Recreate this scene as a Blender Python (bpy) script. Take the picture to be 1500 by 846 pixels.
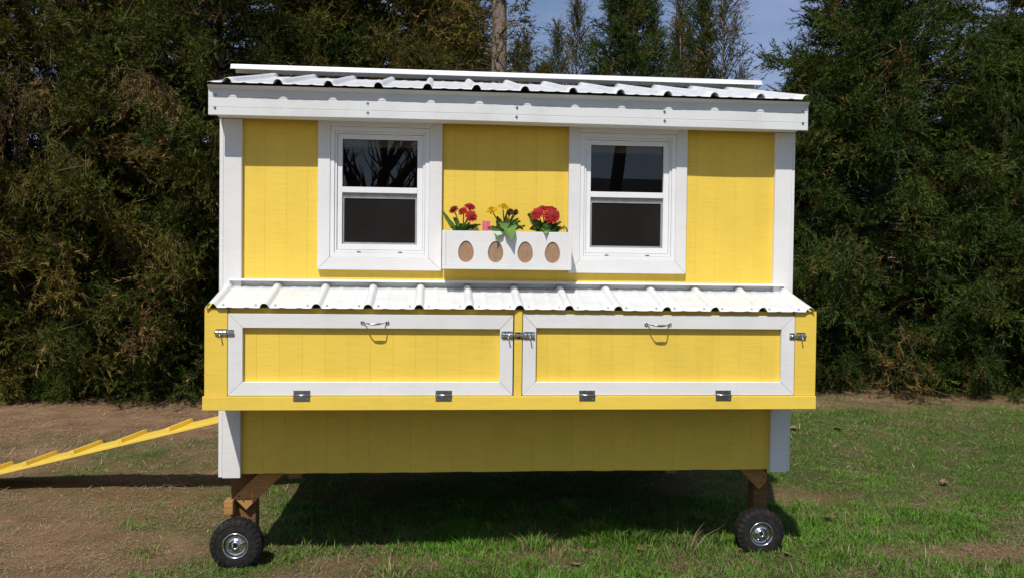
import bpy, bmesh, math, random
import numpy as np
from mathutils import Vector, Matrix
random.seed(7)
rng = np.random.default_rng(11)
R = math.radians
scene = bpy.context.scene
for o in list(bpy.data.objects): bpy.data.objects.remove(o)
C = scene.collection

# ------------------------------------------------------------------ camera
cam = bpy.data.cameras.new('camera'); cam.lens = 30.27; cam.sensor_width = 36.0
cam.clip_start = 0.05; cam.clip_end = 2000
camo = bpy.data.objects.new('camera', cam); C.objects.link(camo)
YAW, PITCH, ROLL = 0.08616, -0.02164, 0.0116
fwd = Vector((math.sin(YAW)*math.cos(PITCH), math.cos(YAW)*math.cos(PITCH), math.sin(PITCH)))
rt = fwd.cross(Vector((0, 0, 1))).normalized(); up = rt.cross(fwd)
rt2 = rt*math.cos(ROLL) + up*math.sin(ROLL); up2 = up*math.cos(ROLL) - rt*math.sin(ROLL)
m = Matrix((rt2, up2, -fwd)).transposed().to_4x4(); m.translation = Vector((-0.3804, -4.2628, 1.4415))
camo.matrix_world = m
scene.camera = camo

# ------------------------------------------------------------------ sky, sun, exposure
SUN = Vector((0.255, 0.75, -1.0)).normalized()          # direction the light travels
EL = math.asin(-SUN.z); AZ = math.atan2(-SUN.x, -SUN.y)
w = bpy.data.worlds.new('World'); scene.world = w; w.use_nodes = True
nt = w.node_tree; nt.nodes.clear()
sky = nt.nodes.new('ShaderNodeTexSky'); sky.sky_type = 'NISHITA'; sky.sun_disc = False
sky.sun_elevation = EL; sky.sun_rotation = AZ; sky.air_density = 1.0; sky.dust_density = 0.6; sky.ozone_density = 3.0
bg = nt.nodes.new('ShaderNodeBackground'); bg.inputs['Strength'].default_value = 0.082
wo = nt.nodes.new('ShaderNodeOutputWorld')
tcw = nt.nodes.new('ShaderNodeTexCoord'); mpw = nt.nodes.new('ShaderNodeMapping'); mpw.inputs['Scale'].default_value = (1.2, 1.2, 4.0)
nzw = nt.nodes.new('ShaderNodeTexNoise'); nzw.inputs['Scale'].default_value = 2.6; nzw.inputs['Detail'].default_value = 8; nzw.inputs['Roughness'].default_value = 0.62
crw = nt.nodes.new('ShaderNodeValToRGB'); crw.color_ramp.elements[0].position = 0.32; crw.color_ramp.elements[1].position = 0.70
crw.color_ramp.elements[1].color = (0.5, 0.5, 0.5, 1)
mxw = nt.nodes.new('ShaderNodeMix'); mxw.data_type = 'RGBA'
mxw.inputs[7].default_value = (5.6, 6.0, 9.6, 1)
nt.links.new(tcw.outputs['Generated'], mpw.inputs['Vector']); nt.links.new(mpw.outputs['Vector'], nzw.inputs['Vector'])
nt.links.new(nzw.outputs['Fac'], crw.inputs['Fac']); nt.links.new(crw.outputs['Color'], mxw.inputs[0])
nt.links.new(sky.outputs['Color'], mxw.inputs[6]); nt.links.new(mxw.outputs[2], bg.inputs['Color'])
nt.links.new(bg.outputs['Background'], wo.inputs['Surface'])
sl = bpy.data.lights.new('sun', 'SUN'); sl.energy = 3.75; sl.angle = R(0.53); sl.color = (1.0, 0.955, 0.88)
so = bpy.data.objects.new('sun', sl); C.objects.link(so); so.location = (-6, -20, 25)
so.rotation_euler = SUN.to_track_quat('-Z', 'Y').to_euler()
scene.view_settings.view_transform = 'Standard'; scene.view_settings.look = 'None'
scene.view_settings.exposure = 0.07; scene.view_settings.gamma = 1.0

# ------------------------------------------------------------------ materials
def mat(name):
    mt = bpy.data.materials.new(name); mt.use_nodes = True
    n = mt.node_tree; b = n.nodes['Principled BSDF']
    return mt, n, b
def N(n, t, **kw):
    x = n.nodes.new(t)
    for k, v in kw.items():
        if k in x.inputs: x.inputs[k].default_value = v
        else: setattr(x, k, v)
    return x
def coords(n, scale=(1, 1, 1), out='Object'):
    tc = N(n, 'ShaderNodeTexCoord'); mp = N(n, 'ShaderNodeMapping'); mp.inputs['Scale'].default_value = scale
    n.links.new(tc.outputs[out], mp.inputs['Vector']); return mp.outputs['Vector']
def ramp(n, fac, stops):
    cr = N(n, 'ShaderNodeValToRGB'); e = cr.color_ramp.elements
    while len(e) < len(stops): e.new(0.5)
    for k, (p, c) in enumerate(stops):
        e[k].position = p; e[k].color = (c[0], c[1], c[2], 1)
    n.links.new(fac, cr.inputs['Fac']); return cr.outputs['Color']
def noise(n, vec, scale, detail=4, rough=0.55):
    x = N(n, 'ShaderNodeTexNoise', Scale=scale, Detail=detail, Roughness=rough)
    n.links.new(vec, x.inputs['Vector']); return x.outputs['Fac']
def mixc(n, fac, a, b, mode='MIX'):
    x = N(n, 'ShaderNodeMix'); x.data_type = 'RGBA'; x.blend_type = mode
    for s, v in ((0, fac), (6, a), (7, b)):
        if hasattr(v, 'links') or hasattr(v, 'is_output'): n.links.new(v, x.inputs[s])
        elif s == 0: x.inputs[0].default_value = v
        else: x.inputs[s].default_value = (*v, 1)
    return x.outputs[2]
def bump(n, b, h, strength=0.3, dist=0.002):
    x = N(n, 'ShaderNodeBump', Strength=strength, Distance=dist)
    n.links.new(h, x.inputs['Height']); n.links.new(x.outputs['Normal'], b.inputs['Normal'])

def paint(name, col, dirt, saw=(2.5, 60, 42), rough=0.5, bs=0.5, var=0.05):
    mt, n, b = mat(name)
    v = coords(n, saw); f = noise(n, v, 3.0, 6, 0.62)
    v2 = coords(n, (1, 1, 1)); g = noise(n, v2, 3.2, 5, 0.6)
    v3 = coords(n, (9, 9, 1.1)); g3 = noise(n, v3, 2.0, 4, 0.6)
    lo = tuple(c*(1-2*var) for c in col); hi = tuple(min(1, c*(1+var)) for c in col)
    c1 = ramp(n, f, [(0.30, lo), (0.52, col), (0.75, hi)])
    k = ramp(n, g3, [(0.56, (0, 0, 0)), (0.80, (0.30, 0.30, 0.30))])
    c2 = mixc(n, k, c1, dirt)
    k2 = ramp(n, g, [(0.45, (1, 1, 1)), (0.8, (0.9, 0.9, 0.9))])
    c3 = mixc(n, 1.0, c2, k2, 'MULTIPLY')
    oi = N(n, 'ShaderNodeObjectInfo'); k3 = ramp(n, oi.outputs['Random'], [(0, (0.955, 0.955, 0.955)), (1, (1, 1, 1))])
    n.links.new(mixc(n, 1.0, c3, k3, 'MULTIPLY'), b.inputs['Base Color'])
    b.inputs['Roughness'].default_value = rough; b.inputs['Specular IOR Level'].default_value = 0.3
    bump(n, b, f, bs, 0.0015)
    return mt
M = {}
M['yellow'] = paint('yellow_paint', (0.88, 0.620, 0.090), (0.71, 0.455, 0.05), var=0.04)
M['yellow_smooth'] = paint('yellow_trim_paint', (0.88, 0.630, 0.095), (0.73, 0.49, 0.065), (4, 22, 18), 0.45, 0.25, 0.03)
M['white'] = paint('white_paint', (0.80, 0.795, 0.78), (0.66, 0.655, 0.63), (3, 30, 26), 0.5, 0.22, 0.02)
M['vinyl'] = paint('white_vinyl', (0.84, 0.845, 0.85), (0.78, 0.78, 0.78), (2, 2, 2), 0.32, 0.03, 0.01)
def metal_sheet_mat():
    mt, n, b = mat('white_painted_steel')
    g = noise(n, coords(n, (2.0, 7, 2)), 2.2, 6, 0.65)
    g2 = noise(n, coords(n, (14, 14, 14)), 3, 5, 0.7)
    c = ramp(n, g, [(0.3, (0.65, 0.66, 0.65)), (0.5, (0.735, 0.745, 0.74)), (0.7, (0.765, 0.775, 0.775))])
    k = ramp(n, g2, [(0.62, (0, 0, 0)), (0.78, (0.35, 0.35, 0.35))])
    n.links.new(mixc(n, k, c, (0.58, 0.57, 0.53)), b.inputs['Base Color'])
    b.inputs['Roughness'].default_value = 0.38
    bump(n, b, g, 0.15, 0.01)
    return mt
M['steel'] = metal_sheet_mat()
def simple(name, col, rough=0.5, metallic=0.0, nscale=30, var=0.2, bs=0.0, spec=0.5):
    mt, n, b = mat(name)
    f = noise(n, coords(n), nscale, 5, 0.6)
    c = ramp(n, f, [(0.3, tuple(x*(1-var) for x in col)), (0.7, tuple(min(1, x*(1+var)) for x in col))])
    n.links.new(c, b.inputs['Base Color'])
    b.inputs['Roughness'].default_value = rough; b.inputs['Metallic'].default_value = metallic
    b.inputs['Specular IOR Level'].default_value = spec
    if bs: bump(n, b, f, bs, 0.003)
    return mt
M['zinc'] = simple('zinc_plated_steel', (0.42, 0.43, 0.44), 0.28, 1.0, 60, 0.15)
M['chrome'] = simple('bright_zinc_rim', (0.68, 0.70, 0.72), 0.2, 1.0, 25, 0.1)
M['rubber'] = simple('black_rubber', (0.012, 0.012, 0.0135), 0.75, 0, 40, 0.35, 0.3, 0.3)
def rubber():
    mt, n, b = mat('dusty_black_rubber')
    f = noise(n, coords(n), 26, 6, 0.7); f2 = noise(n, coords(n), 120, 3, 0.6)
    n.links.new(ramp(n, f, [(0.42, (0.0115, 0.0115, 0.0125)), (0.62, (0.028, 0.024, 0.020)), (0.78, (0.075, 0.058, 0.042))]), b.inputs['Base Color'])
    b.inputs['Roughness'].default_value = 0.85; b.inputs['Specular IOR Level'].default_value = 0.25; bump(n, b, f2, 0.4, 0.002); return mt
M['rubber'] = rubber()
M['hole'] = simple('dark_hub_hole', (0.02, 0.02, 0.02), 0.8, 0, 20, 0.2)
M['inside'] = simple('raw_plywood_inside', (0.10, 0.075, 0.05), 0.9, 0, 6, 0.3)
M['screw'] = simple('grey_screw_head', (0.35, 0.36, 0.36), 0.4, 0.8, 90, 0.2)
M['roofscrew'] = simple('white_capped_screw', (0.55, 0.55, 0.54), 0.4, 0.2, 90, 0.2)
M['tan'] = simple('tan_liner_board', (0.35, 0.22, 0.135), 0.85, 0, 60, 0.15, 0.1, 0.2)
M['soil'] = simple('potting_soil', (0.03, 0.022, 0.015), 0.95, 0, 60, 0.5, 0.6, 0.1)
M['pink'] = None
def wood(name, a, c, sc=(3, 40, 40)):
    mt, n, b = mat(name)
    f = noise(n, coords(n, sc), 2.0, 6, 0.65)
    n.links.new(ramp(n, f, [(0.3, a), (0.65, c)]), b.inputs['Base Color'])
    b.inputs['Roughness'].default_value = 0.8; b.inputs['Specular IOR Level'].default_value = 0.2
    bump(n, b, f, 0.3, 0.002); return mt
M['treated'] = wood('pressure_treated_wood', (0.33, 0.155, 0.048), (0.50, 0.265, 0.095))
M['treated_shaded'] = wood('shade_darkened_post_wood', (0.12, 0.060, 0.025), (0.22, 0.115, 0.048))  # treated wood with the shade under the coop painted into its colour, front legs
M['bark'] = wood('grey_brown_bark', (0.07, 0.052, 0.040), (0.27, 0.215, 0.17), (26, 26, 6))
M['dead_twig'] = simple('weathered_twig', (0.055, 0.042, 0.028), 0.9, 0, 8, 0.3, 0, 0.1)
def glass_mat():
    mt = bpy.data.materials.new('window_glass'); mt.use_nodes = True; n = mt.node_tree; n.nodes.clear()
    o = N(n, 'ShaderNodeOutputMaterial'); t = N(n, 'ShaderNodeBsdfTransparent'); t.inputs['Color'].default_value = (0.55, 0.57, 0.57, 1)
    g = N(n, 'ShaderNodeBsdfGlossy', Roughness=0.0); fr = N(n, 'ShaderNodeFresnel', IOR=1.6); x = N(n, 'ShaderNodeMixShader')
    nz = noise(n, coords(n, (1, 1, 1)), 2.0, 2); bp = N(n, 'ShaderNodeBump', Strength=0.02, Distance=0.01)
    n.links.new(nz, bp.inputs['Height']); n.links.new(bp.outputs['Normal'], g.inputs['Normal'])
    n.links.new(fr.outputs['Fac'], x.inputs['Fac']); n.links.new(t.outputs[0], x.inputs[1]); n.links.new(g.outputs[0], x.inputs[2])
    n.links.new(x.outputs[0], o.inputs['Surface']); return mt
M['glass'] = glass_mat()
def screen_mat():
    mt = bpy.data.materials.new('insect_screen'); mt.use_nodes = True; n = mt.node_tree; n.nodes.clear()
    o = N(n, 'ShaderNodeOutputMaterial'); t = N(n, 'ShaderNodeBsdfTransparent'); d = N(n, 'ShaderNodeBsdfDiffuse')
    f = noise(n, coords(n, (1, 1, 1)), 4, 3)
    n.links.new(ramp(n, f, [(0.3, (0.017, 0.016, 0.015)), (0.7, (0.026, 0.024, 0.023))]), d.inputs['Color'])
    x = N(n, 'ShaderNodeMixShader', Fac=0.75)
    n.links.new(t.outputs[0], x.inputs[1]); n.links.new(d.outputs[0], x.inputs[2]); n.links.new(x.outputs[0], o.inputs['Surface']); return mt
M['screen'] = screen_mat()
def vcol(name, rough=0.7, trans=0.0, spec=0.2, extra=None):
    mt, n, b = mat(name)
    a = N(n, 'ShaderNodeAttribute', attribute_name='Col')
    col = a.outputs['Color']
    f = noise(n, coords(n), 7.0, 3)
    col = mixc(n, 1.0, col, ramp(n, f, [(0.3, (0.8, 0.8, 0.8)), (0.7, (1.1, 1.1, 1.1))]), 'MULTIPLY')
    n.links.new(col, b.inputs['Base Color']); b.inputs['Roughness'].default_value = rough
    b.inputs['Specular IOR Level'].default_value = spec
    if trans:
        t = N(n, 'ShaderNodeBsdfTranslucent'); x = N(n, 'ShaderNodeMixShader', Fac=trans)
        n.links.new(col, t.inputs['Color']); n.links.new(b.outputs[0], x.inputs[1]); n.links.new(t.outputs[0], x.inputs[2])
        n.links.new(x.outputs[0], n.nodes['Material Output'].inputs['Surface'])
    return mt
M['cedar'] = vcol('cedar_foliage', 0.85, 0.15, 0.08)
M['grass'] = vcol('grass_blades', 0.55, 0.25, 0.3)
M['straw'] = vcol('dry_straw', 0.8, 0.0, 0.15)
M['petal'] = vcol('flower_petals', 0.6, 0.25, 0.2)
M['leaf'] = vcol('flower_leaves', 0.4, 0.2, 0.45)
M['deadleaf'] = simple('dead_leaf', (0.27, 0.17, 0.10), 0.8, 0, 40, 0.3, 0, 0.2)

# ------------------------------------------------------------------ helpers
class MB:
    def __init__(s): s.v = []; s.f = []
    def add(s, vs, fs):
        k = len(s.v); s.v += [tuple(x) for x in vs]; s.f += [tuple(i+k for i in f) for f in fs]; return s
    def box(s, x0, x1, y0, y1, z0, z1):
        return s.add([(x0,y0,z0),(x1,y0,z0),(x1,y1,z0),(x0,y1,z0),(x0,y0,z1),(x1,y0,z1),(x1,y1,z1),(x0,y1,z1)],
                     [(0,3,2,1),(4,5,6,7),(0,1,5,4),(1,2,6,5),(2,3,7,6),(3,0,4,7)])
    def prism(s, poly, axis, a, b):
        # poly: 2D points; axis 'x': (y,z) ; 'y': (x,z) ; 'z': (x,y)
        n = len(poly)
        def P(p, t): return {'x': (t, p[0], p[1]), 'y': (p[0], t, p[1]), 'z': (p[0], p[1], t)}[axis]
        vs = [P(p, a) for p in poly] + [P(p, b) for p in poly]
        return s.add(vs, [tuple(range(n))[::-1], tuple(range(n, 2*n))] + [(i, (i+1) % n, (i+1) % n+n, i+n) for i in range(n)])
    def tube(s, pts, rad, n=8, cap=True):
        pts = [Vector(p) for p in pts]
        if not hasattr(rad, '__len__'): rad = [rad]*len(pts)
        k0 = len(s.v); ref = None
        for i, p in enumerate(pts):
            d = (pts[min(i+1, len(pts)-1)] - pts[max(i-1, 0)]).normalized()
            if ref is None: ref = d.orthogonal().normalized()
            u = (ref - d*ref.dot(d)).normalized(); v = d.cross(u); ref = u
            for j in range(n):
                a = 2*math.pi*j/n; s.v.append(tuple(p + (u*math.cos(a)+v*math.sin(a))*rad[i]))
        for i in range(len(pts)-1):
            for j in range(n):
                a = k0+i*n+j; b = k0+i*n+(j+1) % n; s.f.append((a, b, b+n, a+n))
        if cap:
            s.f.append(tuple(k0+j for j in range(n))[::-1]); s.f.append(tuple(k0+(len(pts)-1)*n+j for j in range(n)))
        return s
    def lathe(s, prof, n, axis_o, seg_closed=True):
        # revolve (r, y) profile about the Y axis through axis_o
        k0 = len(s.v); ox, oy, oz = axis_o
        for r, y in prof:
            for j in range(n):
                a = 2*math.pi*j/n; s.v.append((ox+r*math.cos(a), oy+y, oz+r*math.sin(a)))
        for i in range(len(prof)-1):
            for j in range(n):
                a = k0+i*n+j; b = k0+i*n+(j+1) % n; s.f.append((a, b, b+n, a+n))
        return s
    def build(s, name, material, parent=None, bevel=0.0, smooth=False, base=(0, 0, 0)):
        if parent is not None and parent.get('_b') is not None: base = tuple(parent['_b'])
        me = bpy.data.meshes.new(name)
        me.from_pydata([(x-base[0], y-base[1], z-base[2]) for x, y, z in s.v], [], s.f); me.update()
        bm = bmesh.new(); bm.from_mesh(me)
        bmesh.ops.recalc_face_normals(bm, faces=bm.faces)
        if bevel:
            bmesh.ops.bevel(bm, geom=[e for e in bm.edges if len(e.link_faces) == 2 and e.calc_face_angle(0) > 0.5], offset=bevel, segments=1, affect='EDGES', clamp_overlap=True)
        bm.to_mesh(me); bm.free()
        if smooth:
            me.polygons.foreach_set('use_smooth', [True]*len(me.polygons))
        me.materials.append(material)
        o = bpy.data.objects.new(name, me); C.objects.link(o)
        o['_b'] = list(base)
        if parent is not None: o.parent = parent
        else: o.location = base
        return o
def tag(o, label, cat, group=None, kind=None):
    if label: o['label'] = label
    if cat: o['category'] = cat
    if group: o['group'] = group
    if kind: o['kind'] = kind
    return o
def thing(name, label, cat, loc, group=None):
    o = bpy.data.objects.new(name, None); C.objects.link(o); o.location = loc; o['_b'] = list(loc)
    o.empty_display_size = 0.1
    return tag(o, label, cat, group)
def np_mesh(name, verts, tris, material, cols=None, smooth=False):
    me = bpy.data.meshes.new(name); nv, nf = len(verts), len(tris)
    me.vertices.add(nv); me.vertices.foreach_set('co', np.ascontiguousarray(verts, dtype=np.float32).ravel())
    me.loops.add(nf*3); me.loops.foreach_set('vertex_index', np.ascontiguousarray(tris, dtype=np.int32).ravel())
    me.polygons.add(nf); me.polygons.foreach_set('loop_start', np.arange(0, nf*3, 3, dtype=np.int32))
    if cols is not None:
        at = me.attributes.new('Col', 'FLOAT_COLOR', 'POINT')
        c4 = np.ones((nv, 4), np.float32); c4[:, :3] = cols; at.data.foreach_set('color', c4.ravel())
    me.update(calc_edges=True); me.validate()
    if smooth: me.polygons.foreach_set('use_smooth', np.ones(nf, bool))
    me.materials.append(material)
    return me
def vnoise(x, y, scale, seed):
    g = np.random.default_rng(seed).random((256, 256))
    u = x*scale + 1000.3; v = y*scale + 1000.7
    i = np.floor(u).astype(int); j = np.floor(v).astype(int); a = u-i; b = v-j
    a = a*a*(3-2*a); b = b*b*(3-2*b); i0 = i % 256; j0 = j % 256; i1 = (i+1) % 256; j1 = (j+1) % 256
    return (g[i0, j0]*(1-a)+g[i1, j0]*a)*(1-b) + (g[i0, j1]*(1-a)+g[i1, j1]*a)*b
def fbm(x, y, scale, seed, o=4):
    t = 0; s = 0; k = 1.0
    for q in range(o):
        t = t + k*vnoise(x, y, scale*2**q, seed+q); s += k; k *= 0.55
    return t/s
def sstep(a, b, x): t = np.clip((x-a)/(b-a), 0, 1); return t*t*(3-2*t)

# ------------------------------------------------------------------ ground
def relief(x, y):
    near = 1/(1+((x**2+(y-2)**2)/120.0)**2)
    h = (fbm(x, y, 1.3, 50)-0.5)*0.05 + (fbm(x, y, 7.0, 60, 3)-0.5)*0.02
    return h*near - 0.004
def blob(x, y, cx, cy, rx, ry): return np.exp(-(((x-cx)/rx)**2+((y-cy)/ry)**2))
def grassy(x, y):
    """0 = bare soil, 1 = thick turf"""
    nz = fbm(x, y, 1.6, 80, 4); n2 = fbm(x, y, 5.0, 90, 3)
    g = 0.30 + 0.62*sstep(-1.95, -1.05, x + 0.5*(nz-0.5) + 0.05*y)
    g -= 0.35*blob(x, y, -2.6, 0.4, 0.9, 0.9)
    g += 0.30*blob(x, y, -1.55, -0.05, 0.30, 0.30) + 0.25*blob(x, y, -1.75, 0.9, 0.35, 0.45) + 0.10*blob(x, y, -2.6, 2.9, 0.9, 0.5)
    g -= 0.62*blob(x, y, -0.72, -0.02, 0.38, 0.13) + 0.45*blob(x, y, -1.05, -0.25, 0.4, 0.10)
    g -= 0.45*blob(x, y, 0.12, 0.02, 0.13, 0.10) + 0.40*blob(x, y, 0.30, 0.12, 0.10, 0.06)
    g -= 0.85*blob(x, y, 2.25, 0.02, 0.45, 0.16) + 0.60*blob(x, y, 2.15, 0.35, 0.26, 0.10) + 0.45*blob(x, y, 2.6, -0.1, 0.3, 0.2)
    g -= 0.45*blob(x, y, 1.95, 1.15, 0.3, 0.25)
    g -= 0.80*sstep(0, 1, (y + 0.8*(nz-0.5) - np.where(x > 0, 4.0, 3.0))/1.1)
    g += 0.14*sstep(1.4, 2.2, x)
    g += 0.95*(nz-0.5) + 0.55*(n2-0.5)
    return np.clip(g, 0, 1)
gx = np.concatenate([-np.geomspace(320, 5.5, 22), np.arange(-5.4, 8.41, 0.05), np.geomspace(8.6, 320, 22)])
gy = np.concatenate([-np.geomspace(320, 1.3, 24), np.arange(-1.2, 6.61, 0.05), np.geomspace(6.8, 320, 22)])
GX, GY = np.meshgrid(gx, gy); fx, fy = GX.ravel(), GY.ravel()
gv = np.stack([fx, fy, relief(fx, fy)], 1)
nx_, ny_ = len(gx), len(gy)
ii = (np.arange(ny_-1)[:, None]*nx_ + np.arange(nx_-1)[None, :]).ravel()
gt = np.concatenate([np.stack([ii, ii+1, ii+nx_+1], 1), np.stack([ii, ii+nx_+1, ii+nx_], 1)])
gg = grassy(fx, fy)
def ground_mat():
    mt, n, b = mat('soil_and_thatch')
    a = N(n, 'ShaderNodeAttribute', attribute_name='Col')
    sep = N(n, 'ShaderNodeSeparateColor'); n.links.new(a.outputs['Color'], sep.inputs[0])
    v = coords(n); f1 = noise(n, v, 2.5, 6, 0.6); f2 = noise(n, v, 45, 6, 0.7); f3 = noise(n, coords(n, (1, 1.6, 1)), 160, 4, 0.7)
    soil = ramp(n, f1, [(0.3, (0.21, 0.125, 0.070)), (0.5, (0.30, 0.185, 0.105)), (0.72, (0.40, 0.255, 0.150))])
    fleck = ramp(n, f3, [(0.36, (0.55, 0.55, 0.55)), (0.52, (1, 1, 1)), (0.70, (1.5, 1.45, 1.35))])
    soil = mixc(n, 1.0, soil, fleck, 'MULTIPLY')
    th = ramp(n, f2, [(0.3, (0.045, 0.062, 0.016)), (0.55, (0.10, 0.105, 0.036)), (0.75, (0.24, 0.19, 0.095))])
    col = mixc(n, sep.outputs[0], soil, th)
    n.links.new(col, b.inputs['Base Color']); b.inputs['Roughness'].default_value = 0.95; b.inputs['Specular IOR Level'].default_value = 0.1
    ad = N(n, 'ShaderNodeMath', operation='ADD'); n.links.new(f2, ad.inputs[0]); n.links.new(f3, ad.inputs[1])
    bump(n, b, ad.outputs[0], 0.9, 0.012); return mt
M['ground'] = ground_mat()
gme = np_mesh('ground', gv, gt, M['ground'], np.repeat(gg[:, None], 3, 1), True)
go = bpy.data.objects.new('ground', gme); C.objects.link(go); tag(go, None, None, None, 'structure')

def blades(n, xr, yr, dens_pow, hr, wr, seg3, seed, tuft=0.0):
    r = np.random.default_rng(seed)
    x = r.uniform(*xr, n); y = r.uniform(*yr, n)
    g = grassy(x, y)*(0.45+0.9*vnoise(x, y, 11.0, seed+5))
    k = r.random(n) < np.clip(g, 0, 1)**dens_pow
    x, y, g = x[k], y[k], g[k]; n = len(x)
    z = relief(x, y)-0.004
    tall = 0.55 + 1.0*vnoise(x, y, 6.0, 333)**2 + 0.9*sstep(0.75, 0.95, vnoise(x, y, 4.0, 334))
    h = r.uniform(*hr, n)*tall*(0.50+0.45*g); wd = r.uniform(*wr, n)
    az = r.uniform(0, 2*np.pi, n); ln = r.beta(1.8, 1.8, n)*1.6*h; face = az + r.normal(1.57, 0.6, n)
    dx, dy = np.cos(az)*ln, np.sin(az)*ln; wx, wy = np.cos(face)*wd/2, np.sin(face)*wd/2
    base = np.stack([x, y, z], 1)
    dry = r.random(n) < (0.06 + 0.36*(1-np.clip(g*1.1, 0, 1)))*(0.5+fbm(x, y, 2.2, 444, 3)) + 0.30*sstep(0.50, 0.72, fbm(x, y, 2.9, 447, 4))
    hue = r.random(n)[:, None]; cl = fbm(x, y, 1.8, 445, 3)[:, None]
    cg = np.array([0.056, 0.185, 0.010])*(1-hue) + np.array([0.155, 0.295, 0.028])*hue
    cg = cg*(0.65+0.8*cl)
    cd = np.array([0.30, 0.235, 0.125])*(0.55+0.8*r.random(n)[:, None])
    col = np.where(dry[:, None], cd, cg)
    if seg3:
        mid = base + np.stack([dx*0.4, dy*0.4, h*0.6], 1); tip = base + np.stack([dx, dy, h*0.92], 1)
        W = np.stack([wx, wy, np.zeros(n)], 1)
        V = np.stack([base-W, base+W, mid-W*0.8, mid+W*0.8, tip], 1).reshape(-1, 3)
        i = np.arange(n)*5
        T = np.concatenate([np.stack([i, i+1, i+3], 1), np.stack([i, i+3, i+2], 1), np.stack([i+2, i+3, i+4], 1)])
        Cc = np.repeat(col, 5, 0)
    else:
        tip = base + np.stack([dx, dy, h*0.9], 1); W = np.stack([wx, wy, np.zeros(n)], 1)
        V = np.stack([base-W, base+W, tip], 1).reshape(-1, 3); T = np.arange(n*3).reshape(-1, 3); Cc = np.repeat(col, 3, 0)
    return V, T, Cc
def join(parts):
    V, T, Cc, k = [], [], [], 0
    for v, t, c in parts: V.append(v); T.append(t+k); Cc.append(c); k += len(v)
    return np.concatenate(V), np.concatenate(T), np.concatenate(Cc)
gp = [blades(270000, (-2.9, 4.0), (-0.75, 1.1), 1.1, (0.014, 0.036), (0.0025, 0.0048), True, 1),
      blades(200000, (-3.9, 7.0), (1.1, 2.8), 1.1, (0.014, 0.036), (0.003, 0.006), False, 2),
      blades(190000, (-5.2, 9.0), (2.8, 5.4), 1.1, (0.016, 0.042), (0.004, 0.008), False, 3)]
gp += [blades(16000, (-0.6, 1.3), (0.12, 0.55), 1.0, (0.045, 0.085), (0.003, 0.0055), True, 7), blades(9000, (-2.2, 2.6), (-0.5, 0.9), 2.2, (0.05, 0.09), (0.003, 0.006), True, 8)]
V, T, Cc = join(gp)
o = bpy.data.objects.new('grass', np_mesh('grass', V, T, M['grass'], Cc)); C.objects.link(o)
tag(o, 'short patchy green lawn grass mixed with dry blades', 'grass', None, 'stuff')
def straws(n, xr, yr, lr, wr, seed):
    r = np.random.default_rng(seed); x = r.uniform(*xr, n); y = r.uniform(*yr, n)
    g = grassy(x, y); k = r.random(n) < (0.92-0.5*g)*(0.25+1.3*fbm(x, y, 2.6, seed+3, 4)**2)
    x, y = x[k], y[k]; n = len(x); z = relief(x, y)+r.uniform(0.001, 0.010, n)
    L = r.uniform(*lr, n)*r.uniform(0.3, 1, n); az = r.uniform(0, np.pi, n); wd = r.uniform(*wr, n)
    dz = r.normal(0, 0.12, n)*L
    d = np.stack([np.cos(az)*L/2, np.sin(az)*L/2, dz], 1); W = np.stack([-np.sin(az)*wd/2, np.cos(az)*wd/2, np.zeros(n)], 1)
    b = np.stack([x, y, z+np.abs(dz)], 1)
    V = np.stack([b-d-W, b-d+W, b+d+W*0.6, b+d-W*0.6], 1).reshape(-1, 3); i = np.arange(n)*4
    T = np.concatenate([np.stack([i, i+1, i+2], 1), np.stack([i, i+2, i+3], 1)])
    t = r.random(n)[:, None]
    col = (np.array([0.20, 0.13, 0.075])*(1-t)+np.array([0.46, 0.37, 0.23])*t)*(0.7+0.5*r.random(n)[:, None])
    return V, T, np.repeat(col, 4, 0)
V, T, Cc = join([straws(100000, (-3.2, 3.2), (-0.7, 1.4), (0.015, 0.05), (0.0012, 0.003), 21),
                 straws(60000, (-5.2, 6.8), (1.4, 5.6), (0.03, 0.09), (0.003, 0.006), 22)])
o = bpy.data.objects.new('straw_litter', np_mesh('straw_litter', V, T, M['straw'], Cc)); C.objects.link(o)
tag(o, 'dry straw and dead grass scattered over bare brown soil', 'straw', None, 'stuff')

# ------------------------------------------------------------------ the coop
coop = thing('chicken_coop', 'yellow wooden chicken coop on wheels with white trim and white metal roofs', 'chicken coop', (0, 0.95, 0))
XL, XR, YB = -1.405, 1.40, 1.95
ZB, ZT = 0.44, 2.175
Y0 = 0.0                     # face of the yellow siding
W1 = (-0.905, -0.425, 1.493, 2.128); W2 = (0.319, 0.806, 1.493, 2.128)      # window openings x0,x1,z0,z1
def wall_cells(x0, x1, z0, z1, holes):
    xs = sorted({x0, x1} | {h[0] for h in holes} | {h[1] for h in holes})
    out = []
    for a, b in zip(xs[:-1], xs[1:]):
        c = (a+b)/2; segs = [(z0, z1)]
        for h in holes:
            if h[0] < c < h[1]: segs = [(z0, h[2]), (h[3], z1)]
        out += [(a, b, s0, s1) for s0, s1 in segs if s1-s0 > 0.004]
    return out
mb = MB()
for a, b, c, d in wall_cells(XL, XR, ZB+0.01, ZT, (W1, W2)): mb.box(a, b, 0.0024, 0.03, c, d)
fw = mb.build('front_wall', M['yellow'], coop)
pitch = 0.1016; nb = 28
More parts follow.
